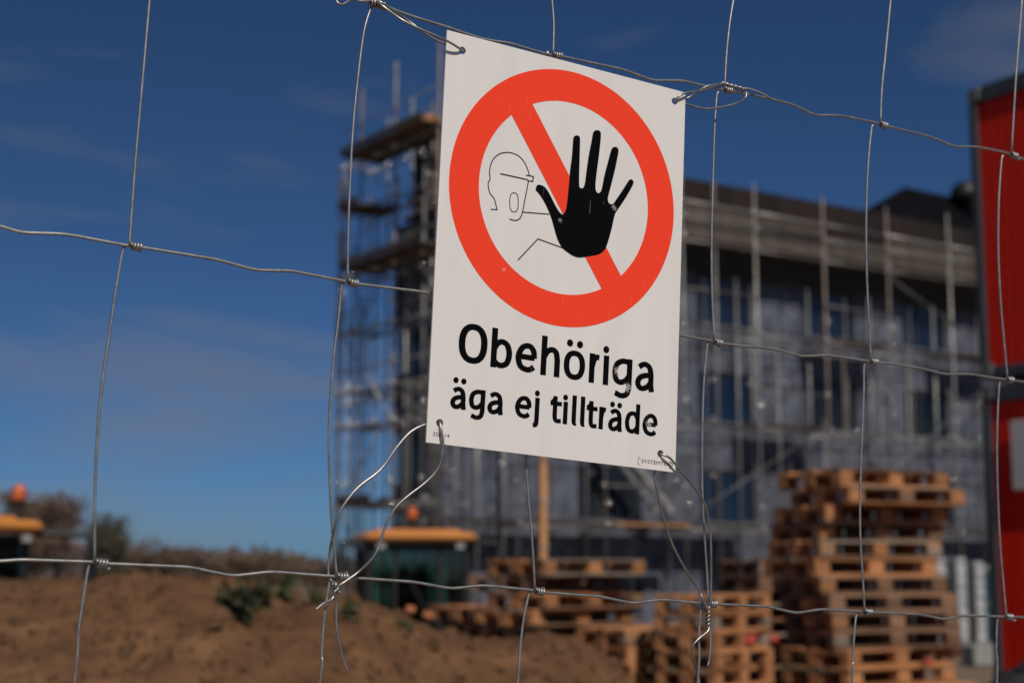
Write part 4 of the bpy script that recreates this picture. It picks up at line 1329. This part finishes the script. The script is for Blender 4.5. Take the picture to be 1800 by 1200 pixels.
tie('wire loop through the upper left hole of the sign, twisted round the fence knot',
    [[(655, -4, zf), (662, 3, zf + 3), (674, 12, -2), (700, 31, 1), (715, 40, 3), (742, 53, 5), (773, 66, 6), (794, 77, 5), (806, 84.5, 3), (812, 88.5, .5), (813.5, 89.5, -2), (806, 88, -4.5), (785, 79, -4.5), (765, 70, -5), (742, 55, -6), (715, 35, zf + .5), (690, 18, zf + 3), (672, 6, zf + 3.5), (660, 0, zf + 1), (640, 3, zf + 2), (622, -1, zf + 1), (606, -4, zf), (592, 2, zf + 2), (600, 8.5, zf + 3), (612, 3, zf + 2), (616, -3, zf)]],
    [(650, 4, zf, 676, 12, zf + .5, 2.6, .0023)])
tie('wire loop through the upper right hole of the sign with a pointed twisted tail',
    [[(1186, 178, -2.5), (1186.5, 177.5, .8), (1194, 169, 3), (1208, 163, 3), (1239, 158.5, 0), (1259, 151, zf + 3), (1270, 147, zf + 2.5)],
     [(1186, 178.5, -1), (1192, 180, -3.6), (1206, 183, -3.5), (1222, 188, -3), (1244, 191.5, -2), (1272, 188, -2), (1297, 181, -3), (1309, 174, zf + 2), (1312, 165, zf + 1), (1309, 158, zf + .5)],
     [(1206, 174, -3.2), (1217, 168, -3), (1233, 157, zf + 3), (1250, 150, zf + 3.5), (1272, 148, zf + 2)],
     [(1303, 157, zf + 1), (1312, 156, zf + 2), (1322, 158, zf + 3), (1338, 164, zf + 5), (1354, 173, zf + 7)]],
    [(1268, 147, zf + 1.5, 1308, 158, zf + 1.5, 2.6, .0011)])
tie('long loose wire loop from the lower left hole of the sign down to the fence',
    [[(773, 743, -1), (773.5, 743.5, 1.0), (776, 757, 3), (779, 780, 3.5), (775, 810, 3), (765, 830, 2), (745, 850, 1), (715, 873, 0), (693, 895, -1), (677, 925, -2), (668, 955, -2), (655, 980, -2.5), (632, 1003, zf + 4), (612, 1018, zf + 4), (597, 1028, zf + 3.5), (590, 1036, zf + 2), (584, 1052, zf + 3), (569, 1060, zf + 4.5), (555, 1071, zf + 6)],
     [(773, 742.5, -1), (768, 742, -3.6), (750, 745, -3.8), (723, 758, -4), (698, 785, -4), (669, 825, -4), (632, 854, -4), (607, 883, -4), (592, 912, -4.5), (586, 937, zf + 3), (580, 967, zf - 3), (577, 1000, zf - 3), (580, 1017, zf - 1), (590, 1026, zf + 3), (596, 1034, zf + 3.5), (588, 1040, zf + 4), (591, 1056, zf + 3), (591, 1087, zf + 4), (594, 1117, zf + 5), (602, 1154, zf + 6), (612, 1181, zf + 7)]],
    [(587, 1024, zf + 2.5, 594, 1042, zf + 2.5, 1.2, .0013)])
tie('wire loop from the lower right hole of the sign, twisted below the fence wire',
    [[(1161, 797, -1), (1162, 797.5, 1.0), (1168, 800, 3), (1179, 806, 4), (1197, 828, 3.5), (1216, 850, 2), (1230, 870, 0), (1239, 886, -1), (1245, 910, -2), (1249, 940, -2.5), (1250, 980, -3), (1250, 1020, zf + 4), (1249, 1053, zf + 4), (1246, 1066, zf + 3)],
     [(1160.5, 797, -1), (1157, 800, -3.6), (1151, 830, -4), (1153, 852, -4), (1161, 888, -4.5), (1172, 929, -5), (1186, 965, -5), (1208, 1005, -5.5), (1227, 1035, zf + 1), (1235, 1051, zf + 3), (1238, 1062, zf + 3), (1244, 1070, zf + 3)],
     [(1244, 1095, zf + 3), (1247, 1101, zf + 3.5), (1249, 1126, zf + 5), (1247, 1156, zf + 6), (1244, 1170, zf + 6.5)],
     [(1246, 1098, zf + 3), (1244, 1109, zf + 4), (1227, 1123, zf + 4), (1217, 1137, zf + 3), (1217, 1156, zf + 1), (1223, 1172, zf - 3), (1228, 1189, zf - 3), (1229, 1206, zf - 2)]],
    [(1245, 1064, zf + 3, 1244, 1098, zf + 3, 2.4, .0010)])
